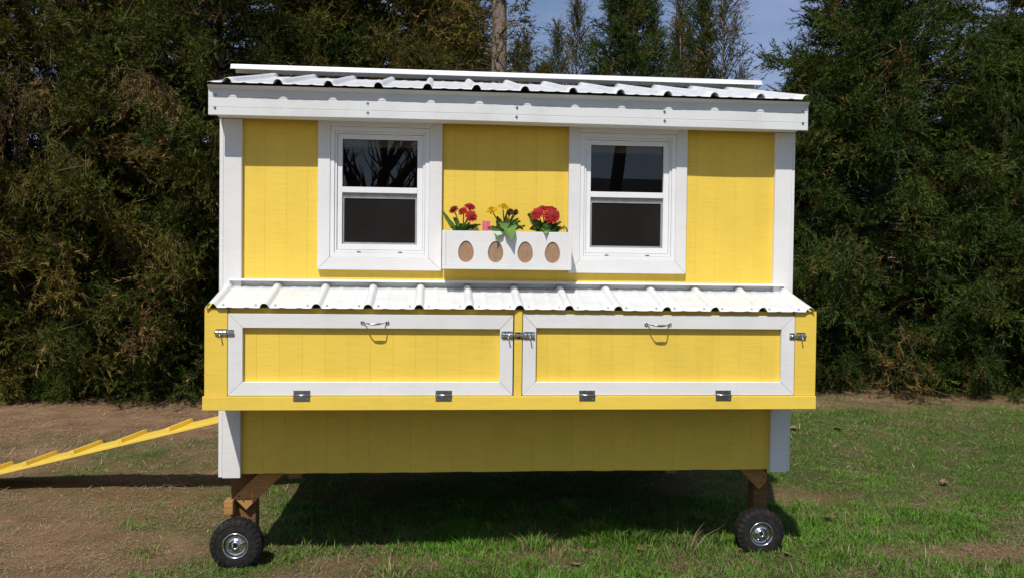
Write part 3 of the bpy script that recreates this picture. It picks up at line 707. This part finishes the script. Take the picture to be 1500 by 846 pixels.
def cobj(name, V, F, cols, material, parent):
    base = Vector(parent['_b']); me = bpy.data.meshes.new(name)
    me.from_pydata([tuple(Vector(v)-base) for v in V], [], F); me.update()
    at = me.attributes.new('Col', 'FLOAT_COLOR', 'POINT')
    at.data.foreach_set('color', np.concatenate([np.array(cols, np.float32), np.ones((len(cols), 1), np.float32)], 1).ravel())
    me.polygons.foreach_set('use_smooth', [True]*len(me.polygons)); me.materials.append(material)
    o = bpy.data.objects.new(name, me); C.objects.link(o); o.parent = parent; o['_b'] = list(base); return o
def bloom(parent, c, nrm, rad, col, dark, disc, rows=3):
    rad = rad*1.04; c = Vector(c); nrm = Vector(nrm).normalized(); u = nrm.orthogonal().normalized(); v = nrm.cross(u)
    V, F, K = [], [], []
    for row in range(rows):
        npet = 20 - 3*row; rr = rad*(1-0.22*row)
        for k in range(npet):
            a = 2*math.pi*(k+0.5*(row % 2))/npet + random.uniform(-.06, .06); L = rr*random.uniform(0.86, 1.05); wd = rr*0.17
            d = u*math.cos(a)+v*math.sin(a); t = nrm.cross(d); lift = 0.004+0.0045*row + random.uniform(-.002, .002)
            k0 = len(V); cup = random.uniform(-0.10, 0.22)
            V += [c+d*rr*0.16-t*wd*0.4+nrm*lift, c+d*rr*0.16+t*wd*0.4+nrm*lift, c+d*L*0.65+t*wd+nrm*(lift+cup*L*0.5), c+d*L+t*wd*0.35+nrm*(lift+cup*L*0.5-0.002), c+d*L-t*wd*0.35+nrm*(lift+cup*L*0.5-0.002), c+d*L*0.65-t*wd+nrm*(lift+cup*L*0.5)]
            F.append(tuple(range(k0, k0+6))); q = random.random()
            cc = [col[i]*(1-q*0.5)+dark[i]*q*0.5 for i in range(3)]; K += [dark, dark, cc, cc, cc, cc]
    b = cobj('bloom', V, F, K, M['petal'], parent)
    V, F, K = [], [], []
    for i, (r_, h) in enumerate(((0.30, 0.008), (0.24, 0.014), (0.12, 0.016))):
        for j in range(12):
            a = 2*math.pi*j/12; V.append(c+(u*math.cos(a)+v*math.sin(a))*rad*r_+nrm*(h+0.004)); K.append(disc)
    for i in range(2):
        for j in range(12): F.append((i*12+j, i*12+(j+1) % 12, i*12+12+(j+1) % 12, i*12+12+j))
    F.append(tuple(range(24, 36))); cobj('flower_centre', V, F, K, M['petal'], b)
    return b
def leaf(parent, a, b, width, col, droop=0.02, roll=0.0, lobes=True):
    a, b = Vector(a), Vector(b); d = b-a; side = d.cross(Vector((0, -0.6, 1))).normalized()
    if side.length < 0.1: side = Vector((1, 0, 0))
    nrm = side.cross(d).normalized(); side = (side*math.cos(roll)+nrm*math.sin(roll)); n = 9
    V, F, K = [], [], []
    for i in range(n+1):
        t = i/n; wv = width*0.5*(math.sin(math.pi*min(1, t**0.75))**0.8 if 0 < t < 1 else 0.04)
        if lobes: wv *= (1.0 if i % 2 else 0.80)
        p = a+d*t+Vector((0, 0, -droop*(t**2)+droop*0.6*math.sin(math.pi*t)))
        for s in (-1, 0, 1):
            V.append(p+side*wv*s+nrm*(0.010*width/0.06*abs(s)+0.002*math.sin(7*t+s)))
            q = random.uniform(0.8, 1.2); K.append([c*q*(1.25 if s == 0 else 1) for c in col])
    for i in range(n):
        for s in range(2):
            k = i*3+s; F.append((k, k+1, k+4, k+3))
    return cobj('leaf', V, F, K, M['leaf'], parent)
def stem(parent, pts, r=0.0028, col=(0.12, 0.17, 0.04)):
    mb = MB().tube(pts, r, 6); return cobj('stem', mb.v, mb.f, [col]*len(mb.v), M['leaf'], parent)
G1, G2, G3 = (0.085, 0.18, 0.036), (0.13, 0.25, 0.055), (0.07, 0.13, 0.035)
RED, DRED = (0.62, 0.025, 0.035), (0.26, 0.010, 0.015)
YEL, DYEL = (0.85, 0.62, 0.02), (0.55, 0.33, 0.01)
def plant(loc, lab, blooms, leaves, root):
    p = thing('gerbera_plant', lab, 'flower', loc, None)
    for c, nr_, rad, col, dk, disc in blooms:
        bloom(p, c, nr_, rad, col, dk, disc)
        cx, cy, cz = c; n0 = Vector(nr_).normalized()*0.006
        stem(p, [root, ((root[0]+cx)/2+random.uniform(-.01, .01), (root[1]+cy)/2, (root[2]+cz)/2+0.01), (cx-n0.x, cy-n0.y, cz-n0.z)])
    for a, b, wd, col, dr, ro in leaves: leaf(p, a, b, wd, col, dr, ro)
    return p
ZS = BZ1-0.03
PK = (0.25, 0.06, 0.02); 
rA = (-0.268, -0.10, ZS); 
plant(rA, 'gerbera plant with small dark red blooms and one long curling leaf', [
    ((-0.306, -0.11, 1.727), (-0.5, -0.6, 0.75), 0.026, DRED, (0.14, 0.008, 0.01), PK),
    ((-0.230, -0.10, 1.742), (0.2, -0.6, 0.8), 0.029, (0.45, 0.02, 0.03), DRED, PK),
    ((-0.262, -0.12, 1.720), (-0.4, -0.7, 0.6), 0.026, RED, DRED, PK),
    ((-0.224, -0.13, 1.697), (0.2, -0.9, 0.35), 0.031, RED, DRED, PK)],
    [(rA, (-0.366, -0.11, 1.712), 0.032, G1, -0.01, 0.5), ((-0.285, -0.11, 1.64), (-0.31, -0.12, 1.70), 0.03, G3, 0.01, 0.2),
     (rA, (-0.218, -0.165, 1.634), 0.075, G2, 0.015, 0.2), (rA, (-0.175, -0.12, 1.668), 0.05, G1, 0.012, -0.2),
     (rA, (-0.245, -0.10, 1.685), 0.055, G1, 0.01, 0.9), (rA, (-0.205, -0.10, 1.66), 0.065, G2, 0.01, 0.3), (rA, (-0.29, -0.14, 1.668), 0.07, G2, 0.01, 0.3), (rA, (-0.225, -0.13, 1.675), 0.07, G1, 0.01, 0.5), (rA, (-0.255, -0.15, 1.66), 0.06, G2, 0.01, 0.1), (rA, (-0.325, -0.13, 1.652), 0.05, G1, 0.012, -0.2), (rA, (-0.30, -0.07, 1.66), 0.05, G3, 0.01, 0.4)], rA)
rB = (-0.065, -0.10, ZS)
plant(rB, 'gerbera plant with yellow blooms and broad leaves drooping over the box front', [
    ((-0.124, -0.12, 1.726), (-0.35, -0.55, 0.8), 0.037, YEL, DYEL, (0.45, 0.22, 0.01)),
    ((-0.068, -0.10, 1.743), (0.15, -0.35, 0.95), 0.038, YEL, DYEL, (0.45, 0.22, 0.01)),
    ((-0.038, -0.12, 1.722), (0.3, -0.8, -0.45), 0.020, (0.22, 0.12, 0.03), (0.12, 0.06, 0.02), (0.10, 0.12, 0.03)),
    ((-0.010, -0.11, 1.722), (0.6, -0.6, -0.3), 0.018, (0.25, 0.15, 0.04), (0.14, 0.07, 0.02), (0.10, 0.12, 0.03))],
    [(rB, (-0.112, -0.195, 1.612), 0.085, G2, 0.03, 0.0), ((-0.06, -0.11, 1.655), (-0.035, -0.212, 1.602), 0.095, G2, 0.030, 0.1),
     (rB, (-0.10, -0.09, 1.70), 0.05, G3, 0.0, 0.8), (rB, (-0.10, -0.15, 1.66), 0.075, G2, 0.01, 0.1), (rB, (-0.145, -0.12, 1.652), 0.06, G1, 0.01, 0.2), (rB, (0.04, -0.12, 1.662), 0.065, G2, 0.01, 0.2), (rB, (-0.02, -0.15, 1.675), 0.085, G1, 0.01, 0.2), (rB, (0.01, -0.09, 1.70), 0.08, G3, 0.01, 0.4), (rB, (-0.01, -0.11, 1.715), 0.075, G1, 0.01, 0.7),
     (rB, (0.018, -0.13, 1.69), 0.085, G1, 0.015, 0.5), ((-0.05, -0.10, 1.65), (0.028, -0.13, 1.645), 0.07, G2, 0.012, 0.3),
     (rB, (-0.05, -0.08, 1.72), 0.06, G3, 0.0, 1.0), (rB, (-0.04, -0.06, 1.69), 0.08, G3, 0.0, 0.0)], rB)
rC = (0.145, -0.10, ZS)
plant(rC, 'gerbera plant with large bright red blooms beside the hooked end', [
    ((0.096, -0.13, 1.714), (-0.4, -0.75, 0.55), 0.036, RED, DRED, PK), ((0.124, -0.10, 1.738), (-0.1, -0.5, 0.85), 0.030, (0.50, 0.02, 0.03), DRED, PK),
    ((0.166, -0.10, 1.734), (0.2, -0.6, 0.8), 0.033, (0.48, 0.02, 0.03), DRED, PK), ((0.162, -0.135, 1.703), (0.1, -0.9, 0.35), 0.040, RED, DRED, PK),
    ((0.188, -0.10, 1.716), (0.6, -0.5, 0.6), 0.028, (0.42, 0.02, 0.03), DRED, PK)],
    [(rC, (0.045, -0.125, 1.70), 0.08, G1, -0.01, 0.4), ((0.13, -0.11, 1.62), (0.055, -0.14, 1.645), 0.07, (0.085, 0.075, 0.03), 0.01, 0.2),
     (rC, (0.105, -0.16, 1.650), 0.07, G2, 0.02, 0.1), (rC, (0.185, -0.16, 1.648), 0.075, G2, 0.015, 0.0),
     (rC, (0.235, -0.12, 1.662), 0.055, G1, 0.02, -0.2), (rC, (0.075, -0.14, 1.672), 0.08, G2, 0.01, 0.2), (rC, (0.215, -0.13, 1.685), 0.08, G1, 0.01, 0.4), (rC, (0.145, -0.15, 1.668), 0.085, G1, 0.0, 0.1), (rC, (0.20, -0.09, 1.69), 0.085, G1, 0.0, 0.9), (rC, (0.15, -0.07, 1.69), 0.09, G3, 0.0, 0.2),
     ((0.14, -0.11, 1.63), (0.128, -0.188, 1.622), 0.05, G2, 0.015, 0.1)], rC)
mt, n, b = mat('pink_plastic_tag')
br = N(n, 'ShaderNodeTexBrick', Scale=1.0); n.links.new(coords(n, (55, 55, 55)), br.inputs['Vector'])
br.inputs['Color1'].default_value = (0.75, 0.10, 0.20, 1); br.inputs['Color2'].default_value = (0.80, 0.16, 0.26, 1); br.inputs['Mortar'].default_value = (0.85, 0.55, 0.55, 1)
n.links.new(br.outputs['Color'], b.inputs['Base Color']); b.inputs['Roughness'].default_value = 0.4; M['pink'] = mt
pt = thing('plant_tag', 'small pink plastic plant tag stuck in the flower box soil', 'plant tag', (-0.150, -0.12, ZS))
MB().prism([(-0.170, 1.630), (-0.131, 1.630), (-0.131, 1.676), (-0.170, 1.676)], 'y', -0.1210, -0.1200).build('card', M['pink'], pt)
MB().prism([(-0.154, ZS-0.02), (-0.147, ZS-0.02), (-0.145, 1.6295), (-0.156, 1.6295)], 'y', -0.1210, -0.1200).build('stake', M['pink'], pt)

# ------------------------------------------------------------------ ramp
A = Vector((-1.437, 1.176, 0.566)); B = Vector((-3.66, 1.487, -0.004)); ax = (B-A).normalized()
across = Vector((-ax.y, ax.x, 0)).normalized(); across = across if across.y > 0 else -across
nrm = across.cross(ax); nrm = nrm if nrm.z > 0 else -nrm
ramp_o = thing('ramp', 'long yellow plank ramp with cleats leaning against the coop side', 'ramp', (B.x, B.y+0.14, 0))
Lr = (B-A).length; Wr = 0.345
def oriented(mb, p0, ex, ey, ez, a, b, c):
    vs = []
    for k in range(8):
        vs.append(p0+ex*(a if k & 1 else 0)+ey*(b if k & 2 else 0)+ez*(c if k & 4 else 0))
    return mb.add(vs, [(0, 2, 3, 1), (4, 5, 7, 6), (0, 1, 5, 4), (1, 3, 7, 5), (3, 2, 6, 7), (2, 0, 4, 6)])
oriented(MB(), A-nrm*0.019, ax, across, nrm, Lr, Wr, 0.019).build('plank', M['yellow_ramp'] if 'yellow_ramp' in M else M['yellow_smooth'], ramp_o, 0.002)
d0 = 0.625
for k in range(6):
    oriented(MB(), A+ax*(d0+k*0.318)+nrm*0.0008, ax, across, nrm, 0.032, Wr, 0.025).build('cleat', M['yellow_smooth'], ramp_o, 0.002)

# ------------------------------------------------------------------ trees
def cedar_crown(seed, H, Rm, nb_, per, sp, prof, tone, zlow=0.02, sprig=(0.05, 0.105), wid=(0.009, 0.017), brown=0.10, start=0.25, upk=0.0, tight=1.0):
    r = np.random.default_rng(seed); P, D, L, Kc = [], [], [], []; branches = []
    for i in range(nb_):
        h = zlow + (0.99-zlow)*((i+r.random())/nb_)**1.0
        az = i*2.399963 + r.normal(0, 0.4); R_ = Rm*prof(h)*r.uniform(0.62, 1.15)
        el = 0.75*h + 0.05 + upk + r.normal(0, 0.16) - 0.35*(1-h)**2
        d = np.array([math.cos(az)*math.cos(el), math.sin(az)*math.cos(el), math.sin(el)])
        o_ = np.array([0, 0, h*H]) - np.array([0, 0, R_*math.sin(el)*0.6])
        o_[2] = max(o_[2], 0.12)
        sag = r.uniform(0.02, 0.30)*R_
        bt = r.normal(0, 1.0); dead = r.random() < brown
        ts = np.linspace(0, 1, 6); pts = o_ + d*(ts*R_)[:, None]; pts[:, 2] -= sag*ts**2
        pts[:, 2] = np.maximum(pts[:, 2], 0.10)
        branches.append((pts, 0.008+0.012*R_/Rm))
        m = int(per*(0.35+0.65*R_/Rm))
        t = start + (1-start)*r.random(m)**0.62
        bp = o_ + d*(t*R_)[:, None]; bp[:, 2] -= sag*t**2
        spread = 0.34*R_**0.5*(1.15-t)[:, None]*tight
        bp += r.normal(0, 1, (m, 3))*spread*np.array([0.55, 0.55, 0.42])
        bp[:, 2] = np.maximum(bp[:, 2], r.uniform(0.02, 0.25, m))
        bd = d*0.9 + r.normal(0, 0.48, (m, 3)); bd[:, 2] += r.normal(0.10, 0.30, m); bd /= np.linalg.norm(bd, axis=1)[:, None]
        bl = r.uniform(0.16, 0.36, m)*(1.6-0.6*tight)
        # sprigs along each branchlet
        q = r.random((m, sp)); pos = bp[:, None, :] + bd[:, None, :]*(bl[:, None]*q)[:, :, None]
        pos[:, :, 2] -= (q**2)*0.05
        sd = bd[:, None, :]*0.9 + r.normal(0, 0.30+0.22*tight, (m, sp, 3)); sd[:, :, 2] -= 0.12*q; sd /= np.linalg.norm(sd, axis=2)[:, :, None]
        g = np.clip(0.45 + 0.30*bt + r.normal(0, 0.16, m), 0, 1.15)
        base = (1-g)[:, None]*np.array(tone[0]) + g[:, None]*np.array(tone[1])
        isb = (r.random(m) < (0.55 if dead else 0.045))
        base[isb] = np.array(tone[2])*r.uniform(0.6, 1.2, (isb.sum(), 1))
        col = base[:, None, :]*r.uniform(0.65, 1.35, (m, sp, 1))
        P.append(pos.reshape(-1, 3)); D.append(sd.reshape(-1, 3)); Kc.append(col.reshape(-1, 3)); L.append(np.full(m*sp, 1.0))
    P = np.concatenate(P); D = np.concatenate(D); Kc = np.concatenate(Kc); n = len(P)
    ln = r.uniform(*sprig, n)*r.uniform(0.5, 1, n); wd = r.uniform(*wid, n)
    tw = r.random(n) < 0.010                     # long thin dead twigs
    ln[tw] = r.uniform(0.14, 0.34, tw.sum()); wd[tw] = r.uniform(0.005, 0.008, tw.sum()); Kc[tw] = np.array([0.20, 0.155, 0.10])*r.uniform(0.5, 1.2, (tw.sum(), 1))
    side = np.cross(D, r.normal(0, 1, (n, 3))); side /= np.linalg.norm(side, axis=1)[:, None]+1e-9
    a = P - side*(wd/2)[:, None]; b = P + side*(wd/2)[:, None]; t = P + D*ln[:, None]
    V = np.stack([a, b, t], 1).reshape(-1, 3); V[:, 2] = np.maximum(V[:, 2], 0.01)
    return V, np.arange(n*3).reshape(-1, 3), np.repeat(Kc, 3, 0), branches
pc = lambda h: (min(1, 0.72+1.4*h) * (1-max(0, h-0.12)/0.88)**0.62)
pn = lambda h: (1-h)**0.8*min(1, 0.5+3*h)
pw = lambda h: min(1, 0.70+2*h)*(1-max(0, h-0.35)/0.65)**0.55
T1 = [(0.0366, 0.0610, 0.0122), (0.1196, 0.1318, 0.0220), (0.2196, 0.1403, 0.0512)]
T2 = [(0.0488, 0.0610, 0.0134), (0.1647, 0.1342, 0.0268), (0.2806, 0.1769, 0.0671)]
T3 = [(0.0317, 0.0610, 0.0134), (0.0915, 0.1281, 0.0220), (0.1952, 0.1281, 0.0415)]
def trunk_mesh(name, H, r0, seed, lean=0.02):
    r = random.Random(seed); pts = []; rad = []
    for i in range(15):
        t = i/14; pts.append((lean*H*t*t+r.uniform(-.02, .02)*(i > 0), r.uniform(-.02, .02)*(i > 0), -0.05+H*t)); rad.append(r0*(1-0.85*t)*(1.35 if i == 0 else 1))
    return MB().tube(pts, rad, 10)
def mesh_from(mb, name, material, smooth=True):
    me = bpy.data.meshes.new(name); me.from_pydata(mb.v, [], mb.f); me.update()
    if smooth: me.polygons.foreach_set('use_smooth', [True]*len(me.polygons))
    me.materials.append(material); return me
KIND = {}
def make_kind(key, seed, H, Rm, nb_, per, sp, prof, tone, **kw):
    r0 = kw.pop('r0', 0.11)
    V, T, K, br = cedar_crown(seed, H, Rm, nb_, per, sp, prof, tone, **kw)
    mb = MB()
    for pts, rr in br: mb.tube([tuple(p) for p in pts], [rr*(1-0.8*i/5) for i in range(6)], 5, False)
    KIND[key] = (np_mesh('crown', V, T, M['cedar'], K), mesh_from(trunk_mesh('trunk', H*0.97, r0, seed), 'trunk', M['bark']), mesh_from(mb, 'branches', M['dead_twig']))
make_kind('big', 3, 8.0, 2.25, 350, 62, 28, pw, T1, brown=0.06, tight=0.95)
make_kind('bronze', 4, 7.4, 2.15, 350, 60, 28, pw, T2, brown=0.16, tight=0.95)
make_kind('cone', 5, 7.0, 2.4, 350, 62, 28, pc, T3, brown=0.05, tight=0.95)
make_kind('wispy', 6, 7.4, 2.5, 170, 30, 22, pn, T2, brown=0.10, sprig=(0.035, 0.08), wid=(0.008, 0.015), upk=0.40, r0=0.05, start=0.20, tight=0.5)
make_kind('slim', 7, 9.4, 2.15, 300, 38, 26, pn, T3, brown=0.08, upk=0.35, r0=0.10, sprig=(0.04, 0.09), wid=(0.009, 0.016), start=0.12, tight=0.6)
def tree(key, x, y, s, rz, label, group='cedars behind the coop', sx=None):
    t = thing('cedar_tree', label, 'tree', (x, y, 0), group); t.rotation_euler = (0, 0, rz); t.scale = (sx or s, sx or s, s)
    for nm, me in zip(('crown', 'trunk', 'branches'), KIND[key]):
        o = bpy.data.objects.new(nm, me); C.objects.link(o); o.parent = t
    return t
cedar0 = tree('bronze', -5.3, 6.35, 1.0, 0.4, 'dark cedar with a brown drooping bough overhanging the bare soil')
tree('big', -3.1, 6.75, 1.0, 1.9, 'dense dark green cedar behind the ramp')
tree('big', -7.4, 7.2, 1.05, 4.0, 'deep shaded cedar filling the gap behind the brown boughed cedar')
tree('bronze', -1.25, 7.4, 0.97, 3.0, 'bronze tinged cedar rising behind the ridge cap beside the bare trunk')
tree('bronze', -0.25, 8.6, 0.80, 5.2, 'olive brown cedar just behind the bare trunk')
tree('cone', 5.55, 7.0, 1.0, 0.6, 'broad dark cedar standing right behind the lawn, foliage to the ground')
tree('big', 7.9, 6.6, 0.92, 2.6, 'tall cedar at the outer edge of the lawn')
tree('cone', 3.75, 8.0, 0.575, 2.2, 'low cedar half hidden by the coop wall beside the lawn')
tree('cone', -4.25, 6.15, 0.62, 2.7, 'low bushy cedar filling in between the two front cedars on the soil side')
tree('cone', 6.75, 6.1, 0.66, 4.4, 'low bushy cedar filling in between the broad cedar and the outer cedar')
tree('bronze', -6.4, 5.9, 0.66, 1.3, 'low bronze cedar spreading over the bare soil at the foot of the tall cedars')
tree('cone', -2.0, 7.0, 0.80, 0.2, 'deep green cedar tucked behind the corner post above the ramp')
tree('cone', 4.6, 6.9, 0.62, 5.0, 'low green cedar beside the nest box end, in front of the broad cedar')
tree('big', -4.6, 10.2, 1.0, 0.9, 'shaded cedar in the second row behind the brown boughed cedar')
tree('cone', -2.2, 10.6, 1.0, 3.4, 'shaded cedar in the second row behind the dense dark green cedar')
tree('cone', 7.3, 10.4, 0.92, 5.5, 'shaded cedar in the second row behind the tall outer cedar')
tree('big', 11.2, 9.4, 0.95, 1.2, 'far cedar beyond the tall outer cedar of the lawn')
tree('big', -10.4, 9.6, 0.95, 2.9, 'far cedar beyond the deep shaded cedar')
tree('cone', 3.05, 11.2, 1.0, 1.0, 'bushy dark cedar standing up alone against the open sky', sx=0.74)
tree('cone', 1.55, 11.8, 0.75, 4.6, 'small bushy cedar top against the sky between the bare trunk and the bushy dark cedar', sx=0.52)
tree('bronze', -0.60, 5.75, 0.545, 2.2, 'low bronze cedar in front of the bare trunk, behind the roof ridge', sx=0.56)
tree('slim', 4.75, 12.4, 0.80, 1.0, 'slim feathery cedar against the sky beside the broad cedar')
for x, y, sc, rz, k in ((14.2, 11.0, 0.95, 0.5, 'cone'), (17.0, 14.0, 1.05, 2.0, 'big'), (21.5, 16.0, 1.0, 3.1, 'bronze'), (-13.8, 10.5, 1.0, 1.4, 'cone'), (-17.0, 13.0, 1.05, 4.4, 'bronze')):
    tree(k, x, y, sc, rz, 'far cedar continuing the row beyond the yard', 'cedars continuing the row')
WL = 'thin wispy cedar top with sparse twigs against the open sky'
for x, y, sc, rz in ((1.75, 11.4, 0.80, 0.3), (0.95, 10.6, 0.72, 2.3), (5.0, 11.8, 0.98, 4.1), (4.2, 12.2, 0.84, 5.1), (2.3, 12.6, 0.92, 3.3), (1.35, 13.2, 0.84, 1.1), (4.7, 13.6, 1.0, 2.0), (3.7, 13.0, 0.80, 0.7)):
    tree('wispy', x, y, sc, rz, WL, 'wispy cedar tops against the sky')

def drooping_boughs(t, limbs, seed):
    r = np.random.default_rng(seed); P, D, K = [], [], []; mb = MB()
    inv = (Matrix.Translation(t.location) @ t.rotation_euler.to_matrix().to_4x4() @ Matrix.Diagonal((*t.scale, 1))).inverted()
    for a, b, rise, hang, nn, tone in limbs:
        a, b = np.array(a), np.array(b)
        ts = np.linspace(0, 1, 9); pl = a+(b-a)*ts[:, None]; pl[:, 2] += rise*np.sin(np.pi*ts*0.85)
        lm = MB().tube([tuple(inv @ Vector(p)) for p in pl], [0.014*(1-0.75*x) for x in ts], 5, False)
        l = bpy.data.objects.new('limb', mesh_from(lm, 'limb', M['dead_twig'])); C.objects.link(l); l.parent = t
        for k in range(nn):
            q = r.uniform(0.12, 1.0); p = a+(b-a)*q; p[2] += rise*math.sin(math.pi*q*0.85); p = p+r.normal(0, 0.05, 3)
            L = hang*r.uniform(0.35, 1.0); out = r.normal(0, 0.35, 3); out[2] = -1.0; out[1] -= 0.25; out /= np.linalg.norm(out)
            m = int(46*L/0.5)+8; u = r.random(m)**0.9
            sway = r.normal(0, 0.06, 3)
            pos = p+out*(L*u)[:, None]+sway*(u**2)[:, None]+r.normal(0, 0.018, (m, 3))
            sd = out*0.9+r.normal(0, 0.42, (m, 3)); sd /= np.linalg.norm(sd, axis=1)[:, None]
            c = np.array(tone) if r.random() < 0.75 else np.array((0.095, 0.092, 0.020))
            P.append(pos); D.append(sd); K.append(c*r.uniform(0.6, 1.3, (m, 1)))
    P = np.concatenate(P); D = np.concatenate(D); K = np.concatenate(K); n = len(P)
    ln = r.uniform(0.03, 0.085, n); wd = r.uniform(0.005, 0.011, n); side = np.cross(D, r.normal(0, 1, (n, 3))); side /= np.linalg.norm(side, axis=1)[:, None]
    V = np.stack([P-side*(wd/2)[:, None], P+side*(wd/2)[:, None], P+D*ln[:, None]], 1).reshape(-1, 3)
    A_ = np.array(inv); V = V @ A_[:3, :3].T + A_[:3, 3]
    o = bpy.data.objects.new('drooping_bough', np_mesh('drooping_bough', V, np.arange(n*3).reshape(-1, 3), M['cedar'], np.repeat(K, 3, 0))); C.objects.link(o); o.parent = t
    o['label'] = 'brown weeping boughs hanging from the cedar'
TB = (0.215, 0.145, 0.060); TO = (0.135, 0.115, 0.028)
drooping_boughs(cedar0, [((-4.3, 5.3, 3.35), (-5.4, 4.9, 2.75), 0.22, 0.75, 70, TB), ((-3.9, 5.4, 3.55), (-3.1, 4.95, 3.05), 0.18, 0.55, 55, TB),
    ((-4.6, 5.4, 2.75), (-4.0, 4.75, 2.35), 0.15, 0.75, 50, TO), ((-4.9, 5.4, 2.5), (-5.2, 4.7, 2.15), 0.12, 0.7, 45, TO), ((-3.4, 5.5, 2.7), (-2.75, 5.0, 2.3), 0.15, 0.6, 45, TO),
    ((-3.6, 5.5, 1.9), (-3.0, 4.8, 1.55), 0.15, 0.6, 40, TO)], 91)

# bare-stemmed tree whose trunk shows above the roof
def bare_tree(name, label, loc, H, r0, seed, depth, spread, mat_, group=None, first=0.35, nkid=(2, 4)):
    rr = random.Random(seed); t = thing(name, label, 'tree', loc, group)
    tr = MB(); crown = MB()
    def grow(p, d, L, r, lev):
        n = 4; pts = [p]; rad = [r]
        for i in range(n):
            d = (d+Vector((rr.uniform(-1, 1), rr.uniform(-1, 1), rr.uniform(-0.4, 0.9)))*0.16).normalized()
            pts.append(pts[-1]+d*L/n); rad.append(r*(1-0.45*(i+1)/n))
        (tr if lev == 0 else crown).tube(pts, rad, 9 if lev < 2 else 5, False)
        if lev >= depth: return
        for k in range(rr.randint(*nkid)+(1 if lev else 1)):
            i = rr.randint(2, n); q = pts[i]
            az = rr.uniform(0, 6.28); dv = (d + Vector((math.cos(az), math.sin(az), rr.uniform(-0.1, 0.5)))*spread).normalized()
            grow(q, dv, L*rr.uniform(0.55, 0.8), rad[i]*rr.uniform(0.5, 0.75), lev+1)
    grow(Vector(loc)+Vector((0, 0, -0.06)), Vector((0, 0, 1)), H*first, r0, 0)
    tr.build('trunk', mat_, t, smooth=True); crown.build('branches', mat_, t, smooth=True); return t
pt_ = thing('bare_trunked_tree', 'tall tree with a straight grey bare trunk rising behind the roof ridge', 'tree', (0.24, 5.7, 0))
mbt = MB(); rr = random.Random(3)
mbt.tube([(0.24+0.012*math.sin(i*1.3)+0.008*i, 5.7+0.01*math.cos(i*1.7), -0.06+i*0.62) for i in range(16)], [0.125*(1-0.045*i) for i in range(16)], 18, True); mbt.build('trunk', M['bark'], pt_, smooth=True)
V, T, K, br = cedar_crown(40, 9.6, 1.3, 95, 30, 14, lambda h: (1-h)**0.5*(0.55 if h < 0.5 else 0.9), T2, zlow=0.30, upk=0.2, start=0.15)
mbb = MB()
for pts, r_ in br: mbb.tube([tuple(p+np.array([0.24, 5.7, 0])) for p in pts], [r_*(1-0.8*i/5) for i in range(6)], 5, False)
o = bpy.data.objects.new('crown', np_mesh('crown', V, T, M['cedar'], K)); C.objects.link(o); o.parent = pt_
mbb.build('branches', M['dead_twig'], pt_)
# behind the photographer: what the window panes mirror
bare_tree('bare_tree', 'large leafless tree with a forked crown, mirrored in the window pane', (-2.1, -17.0, 0), 11, 0.42, 5, 4, 0.62, M['bark'], None, 0.26, (3, 4))
bare_tree('bare_tree', 'leafless tree beside the house, mirrored in the window pane', (4.9, -20.5, 0), 13, 0.24, 8, 3, 0.35, M['bark'], None, 0.6, (2, 3))
hs = thing('house', 'low dark house with a gable roof, mirrored in the window pane', 'house', (7.5, -27, 0))
MB().box(2.5, 13, -31, -24, -0.05, 2.9).build('wall', simple('grey_house_siding', (0.28, 0.27, 0.26), 0.8, 0, 3, 0.1), hs)
MB().prism([(-31.5, 2.88), (-23.4, 2.88), (-27.5, 4.9)], 'x', 2.1, 13.4).build('roof', simple('dark_shingle_roof', (0.05, 0.048, 0.047), 0.9, 0, 8, 0.3), hs)
MB().box(6.6, 7.5, -23.98, -23.93, 0.0, 2.1).build('door', M['white'], hs)
for x in (4.2, 9.0, 11.0): MB().box(x, x+1.0, -23.98, -23.94, 1.0, 2.1).build('window', M['glass'], hs)

# ------------------------------------------------------------------ fallen leaves
def dead_leaf(x, y, s, az, curl, lab=None):
    z = float(relief(np.array([x]), np.array([y]))[0])
    n = 6; vs = []; fs = []
    for i in range(n+1):
        t = i/n; wv = s*0.32*math.sin(math.pi*min(1, 0.06+0.92*t))
        for sgn in (-1, 0, 1):
            vs.append((s*(t-0.5), sgn*wv, 0.012+curl*s*(abs(sgn)*0.55+(t-0.5)**2*1.2)))
    for i in range(n):
        for k in range(2): a = i*3+k; fs.append((a, a+1, a+4, a+3))
    me = bpy.data.meshes.new('fallen_leaf'); me.from_pydata(vs, [], fs); me.update(); me.materials.append(M['deadleaf'])
    o = bpy.data.objects.new('fallen_leaf', me); C.objects.link(o); o.location = (x, y, z); o.rotation_euler = (random.uniform(-.3, .3), random.uniform(-.3, .3), az)
    tag(o, lab or 'dry curled brown leaf lying on the open grass', 'leaf', 'fallen leaves on the lawn')
for x, y, s in ((1.19, 0.0, 0.06), (1.40, -0.06, 0.06), (0.30, -0.12, 0.05), (0.66, 0.02, 0.05), (1.9, 0.55, 0.08), (2.9, 3.4, 0.12), (3.3, 3.35, 0.11), (3.1, 1.35, 0.09)):
    dead_leaf(x, y, s, random.uniform(0, 6.28), random.uniform(0.2, 0.6), {1.19: 'dry leaf standing against the inner side of the wheel beside the lawn', 1.40: 'dry flat leaf at the foot of the wheel beside the lawn'}.get(x))
for o in bpy.data.objects:
    if '_b' in o: del o['_b']
